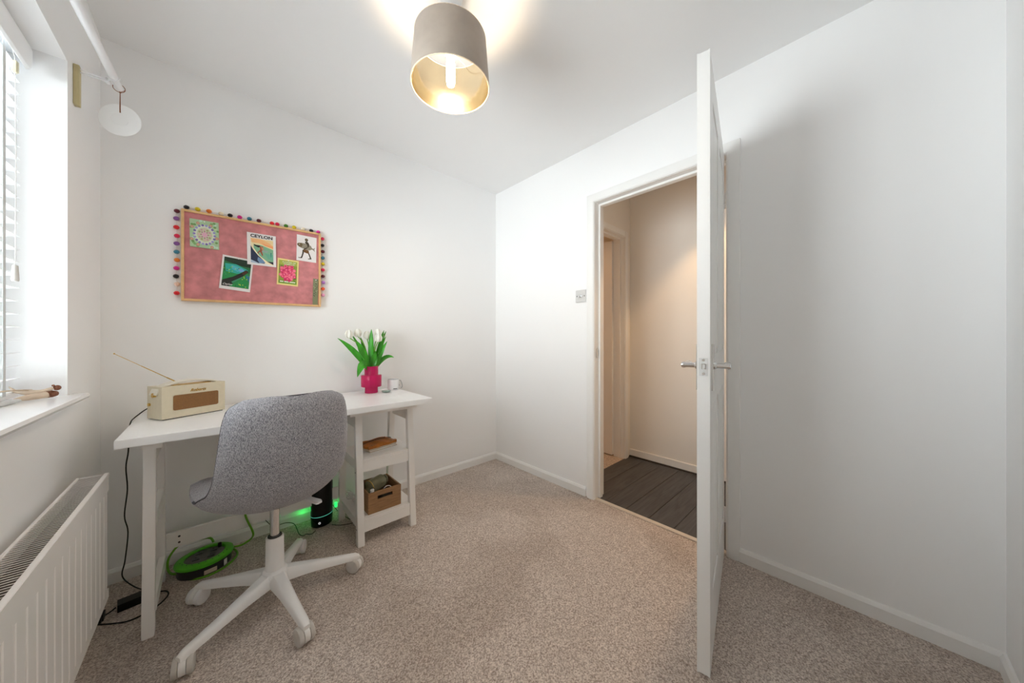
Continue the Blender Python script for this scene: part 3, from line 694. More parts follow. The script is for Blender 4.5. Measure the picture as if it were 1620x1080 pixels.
for k in range(n_+1):
    t = k/n_; x = -.004 + (W_+.008)*t; z = Hh - .034 + .050*max(0, math.sin(PI*t))**.36
    pts.append(Vector((x-.002+.004*t, .046, z)))
rg = []
for k, p in enumerate(pts):
    t_ = (pts[min(k+1, n_)]-pts[max(k-1, 0)]).normalized(); up = Vector((-t_.z, 0, t_.x))
    rg.append([p + Vector((0, dy, 0)) + up*du for dy, du in ((-.024, -.003), (.024, -.003), (.026, 0), (.024, .004), (-.024, .004), (-.026, 0))])
b.rings(rg); b.build('carry_handle', handlem, rd, smooth=60, world=False)
for x in (-.0035, W_+.0035):
    MB().cyl((x-.006, .046, Hh-.034), (x+.006, .046, Hh-.034), .009, n=16).build('handle_stud', brass, rd, smooth=40, world=False)
MB().cyl((-.006, .085, .062), (.001, .085, .062), .0065, n=14).build('knob', brass, rd, smooth=40, world=False)
b = MB(); b.box(.045, .18, .025, .080, Hh-.001, Hh+.003); b.build('control_panel', brass, rd, bevel=.001, world=False)
inv = RM[rd].inverted(); a0 = inv @ Vector((-.112, 2.030, .880)); a1 = inv @ Vector((-.294, 2.041, 1.013)); am = a0.lerp(a1, .2)
b = MB(); b.cyl(a0, am, .0022, n=8).cyl(am, a0.lerp(a1, .6), .0015, n=8).cyl(a0.lerp(a1, .6), a1, .0010, n=8).ball(a1, .0028, n=8); b.build('aerial', brass, rd, smooth=40, world=False)

# ------------------------------------------------------------------ vase with tulips
VX, VY = .732, 2.100
ve = thing('glass_vase', 'ribbed bright pink glass vase holding white tulips on the desk', 'vase', (VX, VY, DZ))
prof = [(.036, 0), (.0385, .002), (.0385, .036), (.040, .0385), (.058, .0395), (.060, .042), (.060, .110), (.058, .1125), (.042, .1135), (.0405, .116), (.0405, .165), (.0415, .168), (.0385, .168), (.0375, .164), (.0375, .112), (.0555, .110), (.0565, .107), (.0565, .045), (.0555, .0425), (.0355, .041), (.0355, .006), (.002, .005)]
MB().lathe(prof, (VX, VY, DZ), 96, ribs=24, rdepth=.018).build('vase_body', vaseglass, ve, smooth=50)
TG = 'white tulips in the pink vase'
tul = [  # head (x, z), lean y, label
 ((.598, 1.100), -.01, 'white tulip furthest left in the pink vase'),
 ((.655, 1.108), .01, 'upright white tulip second from left in the pink vase'),
 ((.716, 1.095), .03, 'white tulip half hidden behind the tallest centre leaf'),
 ((.776, 1.110), .01, 'tallest white tulip right of the centre leaf'),
 ((.765, 1.078), -.03, 'lower cream white tulip in front right of the centre leaf'),
 ((.800, 1.095), .03, 'white tulip furthest right among the upright leaves')]
leaves = {0: [((.533, 1.078), -.02, .017, .55), ((.611, 1.107), 0, .010, .6)],
          1: [((.640, 1.062), -.015, .022, .6), ((.673, 1.086), .02, .012, .6), ((.633, .845), -.05, .024, .75)],
          2: [((.729, 1.135), -.01, .018, .5)],
          3: [((.815, 1.131), .01, .014, .5), ((.745, 1.00), -.03, .018, .5)],
          4: [((.824, 1.059), -.02, .013, .5), ((.877, .952), .0, .013, .45)],
          5: [((.833, 1.125), .02, .012, .5), ((.824, 1.091), 0, .012, .5), ((.80, 1.03), .02, .020, .55)]}
for k, ((hx_, hz), ly, lab) in enumerate(tul):
    base = Vector((VX+(hx_-VX)*.10, VY+ly*.2, DZ+.02)); neck = Vector((VX+(hx_-VX)*.20, VY+ly*.4, DZ+.168)); head = Vector((hx_, VY+ly, hz))
    t = thing('tulip', lab, 'flower', tuple(base), 0, TG)
    midp = neck.lerp(head, .5) + Vector((-(hx_-VX)*.12, 0, .02))
    MB().tube([base, neck, midp, head-Vector((0, 0, .018))], .0030, 8).build('stem', stemm, t, smooth=True)
    b = MB()
    for layer, (cnt, ro, off) in enumerate(((3, .0120, 0), (3, .0145, 1.05))):
        for p_ in range(cnt):
            a = 2*PI*p_/cnt+off+k; c_ = Vector((math.cos(a), math.sin(a), 0)); sd = Vector((-math.sin(a), math.cos(a), 0))
            pts = [head + c_*ro*f + Vector((0, 0, z)) for f, z in ((.15, -.022), (.85, -.014), (1.05, .002), (.85, .017), (.45, .028))]
            b.strip(pts, [.003, .0115, .0135, .0100, .002], [sd]*5, .0010, -.35)
    b.build('bloom', petalm, t, smooth=60)
    for (tip, ty, wd, curve) in leaves.get(k, []):
        tp = Vector((tip[0], VY+ty, tip[1])); n0 = Vector((VX+max(-.025, min(.025, (tip[0]-VX)*.35)), VY+ty*.3, DZ+.150))
        d = tp-n0
        if tip[1] < 1.0:   # drooping leaves arch over the rim
            ctrl = n0 + Vector((d.x*.45, d.y*.5, .10 if tip[1] > .9 else .085))
        else: ctrl = n0 + Vector((d.x*.30, d.y*.5, d.z*.55))
        pts = []; ws = []; nn = []
        for q in range(9):
            s_ = q/8; p = n0*(1-s_)**2 + ctrl*2*s_*(1-s_) + tp*s_*s_
            pts.append(p); ws.append(wd*(.35+.65*math.sin(PI*min(1, s_*1.05+.12))**.8 if s_ < .95 else .08))
        view = Vector((.33, .94, 0))
        for q in range(9):
            tg = (pts[min(q+1, 8)]-pts[max(q-1, 0)]).normalized(); sd = tg.cross(view).normalized(); tw = .55*math.sin(2.2*q/8+k*1.7+tip[0]*9)
            nn.append(sd*math.cos(tw)+tg.cross(sd)*math.sin(tw))
        ws = [1.05*wd*max(.05, (math.sin(PI*(.14+.86*q/8)))**.75) for q in range(9)]
        MB().strip(pts, ws, nn, .0012, .30).build('leaf', leafm, t, smooth=60)

# ------------------------------------------------------------------ small things at the right end of the desk
mg = thing('smart_speaker', 'small white cylinder gadget with a cable beside the pink vase', 'speaker', (.890, 2.125, DZ))
MX, MY = .884, 2.128
MB().lathe([(.030, 0), (.034, .001), (.036, .006), (.0365, .010), (.0365, .064), (.035, .067)], (MX, MY, DZ+.001), 36).build('shell', whitep, mg, smooth=40)
MB().lathe([(.034, 0), (.0345, .0012), (.031, .004), (.012, .005)], (MX, MY, DZ+.0675), 36).build('top_cap', greyp, mg, smooth=40)
b = MB()
rg = [(MX+.0372*math.cos(a), MY+.0372*math.sin(a), DZ+.010) for a in [math.radians(248+q*5) for q in range(9)]]
b.tube(rg, .0022, 6, 1); b.build('status_slot', blackg, mg, smooth=True)
MB().box(MX+.036, MX+.0385, MY-.008, MY-.002, DZ+.024, DZ+.032).build('port', blackg, mg)
MB().tube([(MX+.030, MY-.008, DZ+.058), (MX+.044, MY-.010, DZ+.060), (MX+.050, MY-.012, DZ+.050), (MX+.058, MY-.012, DZ+.02), (MX+.064, MY+.02, DZ+.003)], .0022, 8).build('cable', greyp, mg, smooth=True)
gd = thing('glass_dish', 'tiny frosted glass dish between the vase and the white gadget', 'dish', (.800, 2.045, DZ))
MB().lathe([(.016, 0), (.024, .003), (.030, .009), (.031, .010), (.029, .010), (.022, .005), (.002, .003)], (.806, 2.050, DZ+.0005), 32).build('bowl', clearish, gd, smooth=50)
MB().lathe([(.006, 0), (.008, .002), (.007, .006), (.002, .007)], (.812, 2.040, DZ+.004), 14).build('stopper', mat('sage_metal', (.35, .42, .33), .3, .4, noise=.1), gd, smooth=40)

# ------------------------------------------------------------------ shelf contents
SZ1, SZ0 = .4385, .1325
JA = math.radians(12)
bk = thing('leather_journal', 'tan leather wrapped journal on the upper trestle shelf', 'book', (.632, 1.852, SZ1+.0185), JA)
b = MB(); NXX, NYY = 12, 8; T = {}
for s in (0, 1):
    for i in range(NXX+1):
        for j in range(NYY+1):
            x = i/NXX*.178; y = j/NYY*.128; wv = .0025*math.sin(i*1.1+j*.7)+.002*math.sin(j*1.9+1)
            e_ = min(i, NXX-i, 2)/2*min(j, NYY-j, 2)/2
            T[s, i, j] = b.bm.verts.new((x+.003*math.sin(j*1.7), y+.003*math.sin(i*1.3), (.012+.010*e_+wv) if s else 0))
for i in range(NXX):
    for j in range(NYY):
        b.bm.faces.new((T[1, i, j], T[1, i+1, j], T[1, i+1, j+1], T[1, i, j+1])); b.bm.faces.new((T[0, i, j], T[0, i, j+1], T[0, i+1, j+1], T[0, i+1, j]))
for i in range(NXX):
    for j in (0, NYY): b.bm.faces.new((T[0, i, j], T[0, i+1, j], T[1, i+1, j], T[1, i, j]))
for j in range(NYY):
    for i in (0, NXX): b.bm.faces.new((T[0, i, j], T[1, i, j], T[1, i, j+1], T[0, i, j+1]))
b.build('leather_cover', leather, bk, smooth=50, world=False)
b = MB(); b.tube([(-.002, .070, .004), (.0, .070, .020), (.05, .066, .027), (.11, .072, .027), (.176, .068, .018), (.181, .068, .003)], .0016, 6)
b.tube([(-.002, .058, .004), (.0, .056, .020), (.05, .058, .027), (.11, .054, .027), (.178, .058, .018)], .0013, 6); b.build('strap', strapm, bk, smooth=True, world=False)
for k, lab in enumerate(('thin sketchbook with cream pages directly under the leather journal', 'grey covered pad lying lowest on the upper trestle shelf')):
    p = thing('notebook', lab, 'book', (.634+.004*k, 1.852-.004*k, SZ1+.0095-.009*k), JA)
    MB().box(.001, .172, .001, .126, .0012, .0072).build('pages', paper, p, world=False)
    for z in (0, .0073): MB().box(0, .174, 0, .128, z, z+.0012).build('cover', paper if k == 0 else whitep, p, world=False)

bx = thing('wooden_box', 'brown wooden crate with a slot handle on the lower trestle shelf', 'box', (.70, 1.90, SZ0))
X0, X1, Y0, Y1, Z0, Z1 = .606, .786, 1.784, 1.985, SZ0, SZ0+.112
b = MB(); t_ = .008
hx0, hx1, hz0, hz1 = .655, .737, .201, .220
b.box(X0, X1, Y0, Y0+t_, Z0, hz0).box(X0, X1, Y0, Y0+t_, hz1, Z1).box(X0, hx0, Y0, Y0+t_, hz0, hz1).box(hx1, X1, Y0, Y0+t_, hz0, hz1)
b.build('front_panel', boxw, bx)
MB().box(X0, X1, Y1-t_, Y1, Z0, Z1).build('back_panel', boxw, bx, bevel=.0008)
for xa in (X0, X1-t_): MB().box(xa, xa+t_, Y0+t_+.0002, Y1-t_-.0002, Z0, Z1).build('side_panel', boxw, bx, bevel=.0008)
MB().box(X0+t_, X1-t_, Y0+t_, Y1-t_, Z0, Z0+.006).build('bottom_panel', boxin, bx)
j = thing('glass_bottle', 'large olive glass bottle lying across the wooden crate', 'bottle', (.70, 1.88, SZ0+.08))
M = Matrix.Translation((.640, 1.885, SZ0+.100)) @ Matrix.Rotation(math.radians(18), 4, 'Z') @ Matrix.Rotation(math.radians(84), 4, 'Y')
MB().lathe([(.030, 0), (.037, .004), (.038, .010), (.038, .088), (.036, .095), (.024, .102), (.020, .106), (.022, .108), (.022, .114), (.018, .114)], (0, 0, 0), 32, M).build('bottle_body', jarglass, j, smooth=45)
MB().lathe([(.023, .109), (.025, .111), (.025, .117), (.012, .119)], (0, 0, 0), 24, M).build('stopper', jarglass, j, smooth=45)
rg = [M @ Vector((.0388*math.cos(a), .0388*math.sin(a), .008)) for a in [2*PI*k/24 for k in range(24)]]
MB().tube(rg, .0022, 6, 1, close=True).build('wire_band', brass, j, smooth=True)
t = thing('dark_pouch', 'dark crumpled pouch filling the left side of the wooden crate', 'pouch', (.64, 1.88, SZ0+.02))
b = MB(); b.ball((.642, 1.885, SZ0+.042), .030, (.75, 2.1, 1.1), 16)
for v in b.bm.verts: v.co += Vector((random.uniform(-.003, .003),)*3)
b.build('pouch_body', mat('dark_cloth', (.04, .032, .028), .6, noise=.4, nscale=40, bump=.4, bscale=60), t, smooth=70)
t = thing('dark_pouch', 'second dark cloth bundle under the glass bottle in the crate', 'pouch', (.73, 1.86, SZ0+.02))
b = MB(); b.ball((.728, 1.862, SZ0+.033), .032, (1.2, 1.7, .7), 16); b.build('pouch_body', MATS['dark_cloth'], t, smooth=70)
t = thing('white_pot', 'small white capped pot at the front corner of the crate', 'pot', (.632, 1.803, SZ0+.085))
MB().lathe([(.008, -.03), (.010, 0), (.010, .020), (.0085, .022)], (.634, 1.806, SZ0+.092), 16).build('pot_body', whitep, t, smooth=40)
MB().lathe([(.0105, 0), (.0105, .006), (.009, .007)], (.634, 1.806, SZ0+.114), 16).build('cap', whitep, t, smooth=40)
t = thing('steel_ring', 'curved silver band showing above the front of the crate', 'ring', (.72, 1.803, SZ0+.09))
rg = [(.716+.024*math.cos(a), 1.803, SZ0+.094+.024*math.sin(a)) for a in [PI*k/16 for k in range(17)]]
MB().tube(rg, .0022, 6, 1).build('band', steel, t, smooth=True)
# white cable bundle
t = thing('cable_bundle', 'loose bundle of white cable on the lower trestle shelf', 'cable', (.585, 2.0, SZ0))
pts = []
for k in range(30): a = k*1.1; pts.append((.583+.012*math.cos(a)+.006*math.sin(k*2.3), 2.01+.045*math.sin(a*.9), SZ0+.006+.045*(.5+.5*math.sin(k*.8))))
MB().tube(pts, .0022, 6, 3).build('cable_loops', cordw, t, smooth=True)
MB().box(.572, .594, 1.985, 2.020, SZ0+.036, SZ0+.052).build('plug', cordw, t, bevel=.004)

# ------------------------------------------------------------------ black speaker with green ring light
sp = thing('black_speaker', 'tall black cylinder speaker with a green glow ring under the desk', 'speaker', (.458, 2.13, 0))
SX, SY = .462, 2.128
ov = Matrix.Rotation(math.radians(20), 4, 'Z') @ Matrix.Diagonal((1, .84, 1, 1))
MB().lathe([(.050, .002), (.056, .006), (.058, .030), (.059, .062)], (SX, SY, 0), 40, ov).build('base', blackg, sp, smooth=40)
MB().lathe([(.0585, .062), (.0592, .0625), (.0592, .0645), (.0585, .065)], (SX, SY, 0), 40, ov).build('light_ring', mat('teal_ring', (.05, .25, .2), .3, emit=(.12, .75, .55), estr=.45, noise=.01), sp, smooth=40)
MB().lathe([(.059, .065), (.0585, .236), (.056, .246), (.050, .250), (.046, .247), (.002, .246)], (SX, SY, 0), 40, ov).build('body', blackp, sp, smooth=40)
th_ = math.radians(248); c_ = Vector((SX+.0575*math.cos(th_), SY+.0505*math.sin(th_), .030))
rq = Vector((math.cos(th_), math.sin(th_), 0)).to_track_quat('Z', 'Y').to_matrix().to_4x4()
MB().tube([c_ + rq @ Vector((.0048*math.cos(a), .0048*math.sin(a), .0016)) for a in [2*PI*k/16 for k in range(16)]], .0011, 6, 1, close=True).build('ring_badge', mat('lit_badge', (.8, .8, .8), .4, emit=(1, 1, 1), estr=.5, noise=.01), sp, smooth=True)
MB().box(SX+.040, SX+.062, SY+.025, SY+.040, .088, .100).build('connector', blackp, sp, bevel=.001)
# green indicator light behind it
gl = MB().cyl((.545, 2.165, .055), (.545, 2.165, .082), .008, n=12).build('glow_strip', mat('green_lamp', (.05, .8, .2), .4, emit=(.02, 1, .14), estr=1.2, noise=.01), sp)
for nm, lc, en in (('green_glow', (.525, 2.19, .075), .030), ('green_glow', (.385, 2.20, .075), .040)):
    l = bpy.data.lights.new(nm, 'POINT'); l.energy = en; l.color = (.02, 1, .12); l.shadow_soft_size = .012
    o = bpy.data.objects.new(nm, l); C.objects.link(o); o.location = lc

# ------------------------------------------------------------------ extension reel
ER = thing('extension_reel', 'lime green and black cable reel lying on the carpet under the desk', 'cable reel', (-.030, 2.095, 0))
ex, ey = -.030, 2.092; ov2 = Matrix.Rotation(math.radians(20), 4, 'Z') @ Matrix.Diagonal((1.05, .92, 1, 1))
MB().lathe([(.080, 0), (.090, .004), (.092, .014), (.092, .040), (.088, .044)], (ex, ey, .001), 44, ov2).build('drum', dgrey, ER, smooth=35)
MB().lathe([(.090, 0), (.098, .003), (.100, .008), (.098, .015), (.088, .021), (.072, .022), (.068, .019), (.068, 0)], (ex, ey, .043), 44, ov2, cap=False).build('top_ring', greenp, ER, smooth=35)
MB().lathe([(.069, 0), (.069, .013), (.060, .017), (.002, .018)], (ex, ey, .044), 40, ov2).build('socket_cover', lidm, ER, smooth=35)
for k in range(4):
    a = k*PI/2+.6; cx, cy = ex+.036*math.cos(a), ey+.033*math.sin(a)
    so = MB().box(cx-.015, cx+.015, cy-.015, cy+.015, .058, .0645).build('socket', dgrey, ER, bevel=.003)
    MB().box(cx-.003, cx+.003, cy+.004, cy+.009, .0643, .0650).build('pin_hole', blackg, so)
for k in range(10):
    a = -.4-k*.28; MB().cyl((ex+.083*math.cos(a), ey+.076*math.sin(a), .0640), (ex+.083*math.cos(a), ey+.076*math.sin(a), .0656), .0022, n=8).build('screw', dgrey, ER)
MB().lathe([(.008, 0), (.0085, .004), (.007, .018), (.004, .020)], (ex+.052, ey+.030, .062), 12).build('winding_knob', blackp, ER, smooth=40)
b = MB(); b.box(-.022, .022, -.0008, .0008, .012, .030, Matrix.Translation((ex+.020, ey-.086, 0)) @ Matrix.Rotation(math.radians(12), 4, 'Z')); b.build('rating_label', paper, ER)
MB().box(-.008, .008, -.0008, .0008, .010, .036, Matrix.Translation((ex+.071, ey-.055, 0)) @ Matrix.Rotation(math.radians(50), 4, 'Z')).build('rating_label', whitep, ER)
MB().tube([(ex-.06, ey-.05, .012), (-.085, 2.030, .005), (-.030, 2.000, .005), (.035, 2.020, .005), (.080, 2.080, .005), (.085, 2.130, .006), (.062, 2.165, .02), (.045, 2.150, .035)], .0045, 8).build('cable', greenc, ER, smooth=True)
MB().tube([(-.105, 2.06, .028), (-.135, 2.075, .030), (-.150, 2.10, .045), (-.150, 2.135, .075), (-.125, 2.150, .110), (-.10, 2.175, .105), (-.02, 2.170, .100), (.0, 2.160, .075)], .0045, 8).build('cable', greenc, ER, smooth=True)
MB().tube([(.040, 2.130, .058), (.065, 2.135, .035), (.105, 2.135, .028), (.140, 2.130, .045), (.148, 2.098, .080), (.140, 2.094, .115), (.128, 2.094, .150), (.118, 2.094, .185), (.110, 2.100, .230), (.105, 2.135, .25), (.100, 2.165, .20)], .0045, 8).build('cable', greenc, ER, smooth=True)

# ------------------------------------------------------------------ power supply and cords on the floor
ps = thing('power_supply', 'black power brick on the carpet beside the left trestle leg', 'power supply', (-.235, 2.00, 0), math.radians(8))
MB().box(-.045, .045, -.022, .022, .001, .030).build('case', blackp, ps, bevel=.004, world=False)
MB().cyl((.045, 0, .015), (.062, 0, .015), .004, .003, n=10).build('strain_relief', blackp, ps, world=False)
MB().tube([(-.185, 2.055, DZ+.055), (-.215, 2.07, DZ+.035), (-.240, 2.04, DZ+.012), (-.2455, 2.00, DZ+.002), (-.248, 1.985, DZ-.03), (-.252, 2.0, .62), (-.262, 2.03, .55), (-.262, 2.06, .45), (-.275, 2.10, .33), (-.268, 2.12, .25), (-.280, 2.15, .12), (-.290, 2.17, .045), (-.250, 2.12, .008), (-.205, 2.05, .008), (-.175, 2.008, .014)], .0022, 8).build('power_cord', cordb, rd, smooth=True)
MB().tube([(-.283, 1.993, .015), (-.298, 1.99, .006), (-.320, 1.975, .005), (-.335, 1.96, .004)], .0028, 8).build('power_cord', cordb, ps, smooth=True)
MB().tube([(-.335, 1.955, .004), (-.30, 1.925, .003), (-.242, 1.888, .003), (-.199, 1.893, .003), (-.165, 1.915, .003), (-.140, 1.965, .003), (-.150, 2.005, .003), (-.182, 2.005, .012)], .0025, 8).build('power_cord', cordb, ps, smooth=True)
pg = thing('mains_plug', 'black plug on the carpet behind the radiator end', 'plug', (-.315, 2.0, 0))
b = MB(); b.box(-.330, -.306, 1.940, 1.985, .001, .034); b.build('plug_body', blackp, pg, bevel=.005)
b = MB(); b.box(-.326, -.322, 1.985, 1.998, .015, .018); b.build('pin', steel, pg)
MB().tube([(.20, 2.20, .10), (.24, 2.195, .045), (.30, 2.205, .035), (.335, 2.17, .028), (.344, 2.10, .003), (.356, 2.062, .003), (.372, 2.066, .003), (.395, 2.048, .003), (.418, 2.066, .004)], .0018, 6).build('power_cord', cordb, sp, smooth=True)
MB().tube([(.50, 2.07, .003), (.54, 2.03, .003), (.590, 2.010, .003), (.600, 2.03, .003), (.585, 2.10, .003), (.560, 2.16, .02), (.535, 2.165, .06), (.515, 2.16, .094)], .0018, 6).build('power_cord', cordb, sp, smooth=True)

# ------------------------------------------------------------------ pinboard, cards and pompom garland
PY = YB
BX0, BX1, BZ0, BZ1 = -.115, .475, 1.258, 1.700
tilt = .011/.588
def bz(x, z): return z + (x-BX0)*tilt*.9
pb = thing('pinboard', 'pink velvet pinboard in a slim pine frame on the back wall', 'pinboard', ((BX0+BX1)/2, PY-.01, BZ0))
def board(q, name, m, y0, y1, bev=0):
    x0, x1, z0, z1 = q
    rg = [[Vector(p) for p in ((x0, y, bz(x0, z0)), (x1, y, bz(x1, z0)), (x1, y, bz(x1, z1)), (x0, y, bz(x0, z1)))] for y in (y0, y1)]
    return MB().rings(rg).build(name, m, pb, bevel=bev)
fw = .0105
board((BX0+.004, BX1-.004, BZ0+.004, BZ1-.004), 'velvet_panel', velvet, PY-.0005, PY-.016)
board((BX0, BX0+fw, BZ0, BZ1), 'frame_side', woodfr, PY-.0005, PY-.026, .001); board((BX1-fw, BX1, BZ0, BZ1), 'frame_side', woodfr, PY-.0005, PY-.026, .001)
board((BX0+fw, BX1-fw, BZ1-fw, BZ1), 'frame_rail', woodfr, PY-.0005, PY-.0255, .001); board((BX0+fw, BX1-fw, BZ0, BZ0+fw), 'frame_rail', woodfr, PY-.0005, PY-.0255, .001)
colr = {'k': '#15101a', 'm': '#5a0f22', 'y': '#d8c414', 'o': '#e27a24', 'c': '#e8dcc4', 'p': '#d42390', 't': '#2f7288', 'r': '#dd1f2b', 'h': '#d01248', 'g': '#3f7a1c', 'v': '#86539c', 'l': '#b77ccb', 's': '#e49ab8', 'w': '#f0cdb8', 'e': '#ea5522'}
def cm(k): return mat('felt_'+{'k': 'black', 'm': 'maroon', 'y': 'yellow', 'o': 'orange', 'c': 'cream', 'p': 'magenta', 't': 'teal', 'r': 'red', 'h': 'crimson', 'g': 'green', 'v': 'violet', 'l': 'lilac', 's': 'pink', 'w': 'peach', 'e': 'vermilion'}[k], colr[k], .95, noise=.15, nscale=120, bump=.4, bscale=400, sheen=.5, dist=.001)
ga = thing('pompom_garland', 'string of coloured felt pompoms around the pinboard frame', 'garland', (.18, PY-.012, 1.28))
top = [(-.097, 1.713), (-.058, 1.714), (-.017, 1.715), (.028, 1.714), (.063, 1.715), (.101, 1.715), (.141, 1.717), (.181, 1.717), (.238, 1.717), (.263, 1.718), (.303, 1.718), (.342, 1.719), (.387, 1.718), (.427, 1.719), (.464, 1.719)]
lef = [(-.129, 1.686), (-.131, 1.65), (-.131, 1.608), (-.129, 1.567), (-.13, 1.53), (-.13, 1.49), (-.129, 1.451), (-.131, 1.412), (-.132, 1.373), (-.129, 1.336), (-.13, 1.293)]
rig = [(.486, 1.683), (.486, 1.643), (.488, 1.606), (.488, 1.567), (.489, 1.531), (.489, 1.495), (.489, 1.456), (.491, 1.418), (.489, 1.379), (.489, 1.341)]
allp = list(zip(lef[::-1], 'rwkpotvhrvm'[::1])) + list(zip(top, 'kyockptmrhgyckp')) + list(zip(rig, 'hkmtyhmles'))
bys = {}
for k, ((x, z), c_) in enumerate(allp):
    me = bys.get(c_)
    if me is None:
        mb = MB(); mb.ball((0, 0, 0), .0108, (1, .95, .92), 14)
        for v in mb.bm.verts: v.co *= 1+random.uniform(-.05, .05)
        me = bys[c_] = mb.mesh('pompom', cm(c_), smooth=80)
    o = bpy.data.objects.new('pompom', me); C.objects.link(o); o.parent = ga; o.location = RM[ga].inverted() @ Vector((x, PY-.0125, z))
MB().tube([(x, PY-.008, z) for (x, z), c_ in allp], .0008, 6, 2).build('thread', cordw, ga, smooth=True)

def M_card(q, y):
    """q: four corners (x,z) TL, TR, BR, BL; returns origin at TL, unit u right, unit v down"""
    return q
cards = {}
def card(name, label, q, y, base, art, cat='postcard', pins=1, th=.0009):
    (tlx, tlz), (trx, trz), (brx, brz), (blx, blz) = q
    cx = (tlx+trx+brx+blx)/4; cz = (tlz+trz+brz+blz)/4
    wd = (math.hypot(trx-tlx, trz-tlz)+math.hypot(brx-blx, brz-blz))/2; ht = (math.hypot(tlx-blx, tlz-blz)+math.hypot(trx-brx, trz-brz))/2
    ang = math.atan2((trz-tlz)+(brz-blz), (trx-tlx)+(brx-blx))
    M = Matrix.Translation((cx, y, cz)) @ Matrix.Rotation(-ang, 4, 'Y') @ Matrix.Rotation(PI/2, 4, 'X')   # local x right, y up, z towards the room
    t = thing(name, label, cat, (cx, y, cz-ht/2))
    inv_ = RM[t].inverted() @ M
    b = MB(); b.box(-wd/2, wd/2, -ht/2, ht/2, -th, 0); b.bm.transform(inv_); b.build('card_sheet', base, t, world=False)
    # print: flat coloured shapes layered a hair apart
    ms = []; bm_ = bmesh.new()
    for k, (c_, poly) in enumerate(art):
        if c_ not in ms: ms.append(c_)
        vs = [bm_.verts.new(inv_ @ Vector(((u-.5)*wd, (.5-v)*ht, .00012+.000012*k))) for u, v in poly]
        f = bm_.faces.new(vs); f.material_index = ms.index(c_)
    me = bpy.data.meshes.new('print'); bm_.to_mesh(me); bm_.free()
    for c_ in ms: me.materials.append(mat('ink_'+c_.lstrip('#'), c_, .55, noise=.03, nscale=60))
    o = bpy.data.objects.new('print', me); C.objects.link(o); o.parent = t
    if pins:
        p = MB().lathe([(.0014, 0), (.0018, .003), (.003, .005), (.0028, .007), (.001, .0075)], (0, 0, 0), 10, inv_ @ Matrix.Translation((0, ht/2-.008, 0))); p.build('pin', whitep, t, smooth=40, world=False)
    return t, inv_, wd, ht
def rect(x0, y0, x1, y1): return [(x0, y0), (x1, y0), (x1, y1), (x0, y1)]
def blob(cx, cy, rx, ry, n=9, a0=0, j=0): return [(cx+rx*math.cos(a0+2*PI*k/n)*(1+random.uniform(-j, j)), cy+ry*math.sin(a0+2*PI*k/n)*(1+random.uniform(-j, j))) for k in range(n)]
def clampp(p): return [(min(1, max(0, a)), min(1, max(0, b_))) for a, b_ in p]
white_card = mat('white_card', (.82, .80, .80), .5, noise=.02, nscale=30)
# mandala tile
art = [('#a9c79f', rect(.0, .0, 1, 1))]
for k in range(60):
    a = k*2.399; r_ = .40+.22*random.random(); cx, cy = .5+r_*math.cos(a)*1.1, .5+r_*math.sin(a)*1.1
    if .03 < cx < .97 and .03 < cy < .97: art.append((random.choice(['#7fae6d', '#8fcf9d', '#c5d7a4', '#6f9a5c', '#b9d9c8']), clampp(blob(cx, cy, .055, .04, 7, a))))
for cx, cy in ((.28, .13), (.72, .16), (.08, .28), (.27, .90), (.75, .94), (.06, .72), (.93, .6)): art.append(('#bf8a72', clampp(blob(cx, cy, .065, .055, 8)))); art.append(('#cfa58e', clampp(blob(cx, cy, .04, .032, 8))))
art.append(('#d6dccb', blob(.5, .52, .37, .36, 28)))
for k in range(18):
    a = 2*PI*k/18; art.append((('#8b7fc0', '#7566a8', '#9a98cf')[k % 3], blob(.5+.355*math.cos(a), .52+.34*math.sin(a), .050, .042, 8, a)))
art.append(('#c2cda8', blob(.5, .52, .27, .26, 24)))
for k in range(12):
    a = 2*PI*k/12; art.append((('#d5b3b0', '#a8a37a', '#c99aa0')[k % 3], blob(.5+.20*math.cos(a), .52+.19*math.sin(a), .045, .04, 7, a)))
for k in range(8):
    a = 2*PI*k/8; art.append(('#b4728d', blob(.5+.125*math.cos(a), .52+.12*math.sin(a), .030, .028, 6, a)))
art.append(('#dda9c0', blob(.5, .52, .095, .09, 14)))
card('patterned_tile', 'square green and purple mandala tile pinned at the top left of the pinboard', [(-.085, 1.661), (.020, 1.663), (.019, 1.526), (-.086, 1.525)], PY-.0199, mat('tile_green', '#8fae86', .5, noise=.05), art, 'picture', th=.0035)
# green woodland print
art = [('#1d6b3c', rect(.06, .05, .94, .91)), ('#163026', [(.06, .05), (.94, .05), (.94, .26), (.55, .24), (.06, .16)]), ('#2ea79a', [(.10, .24), (.45, .22), (.85, .34), (.80, .44), (.50, .52), (.15, .48)]),
       ('#4fb3c4', [(.30, .26), (.62, .30), (.74, .36), (.52, .44), (.34, .38)]), ('#6f9fd0', [(.52, .33), (.70, .34), (.74, .40), (.60, .44)]), ('#1f8a48', [(.06, .46), (.5, .50), (.9, .44), (.94, .91), (.3, .91), (.06, .8)]),
       ('#1a1d1c', [(.06, .74), (.40, .60), (.66, .44), (.80, .34), (.88, .40), (.70, .56), (.44, .78), (.30, .91), (.06, .91)]), ('#4b2b1c', [(.66, .46), (.80, .35), (.86, .42), (.74, .52)]),
       ('#3c8f6a', [(.36, .76), (.70, .56), (.72, .58), (.40, .80)]), ('#2b6e8a', [(.80, .50), (.94, .52), (.94, .70), (.84, .62)])]
for k in range(70):
    a, c_ = random.uniform(.08, .92), random.uniform(.28, .88)
    if abs((a-.06)/.8+(c_-.78)/.45) < .32: continue
    art.append((random.choice(['#c9d93a', '#74b52c', '#2f9a43', '#a7c93a', '#15552f', '#38b06a']), clampp(blob(a, c_, .020, .014, 6, a))))
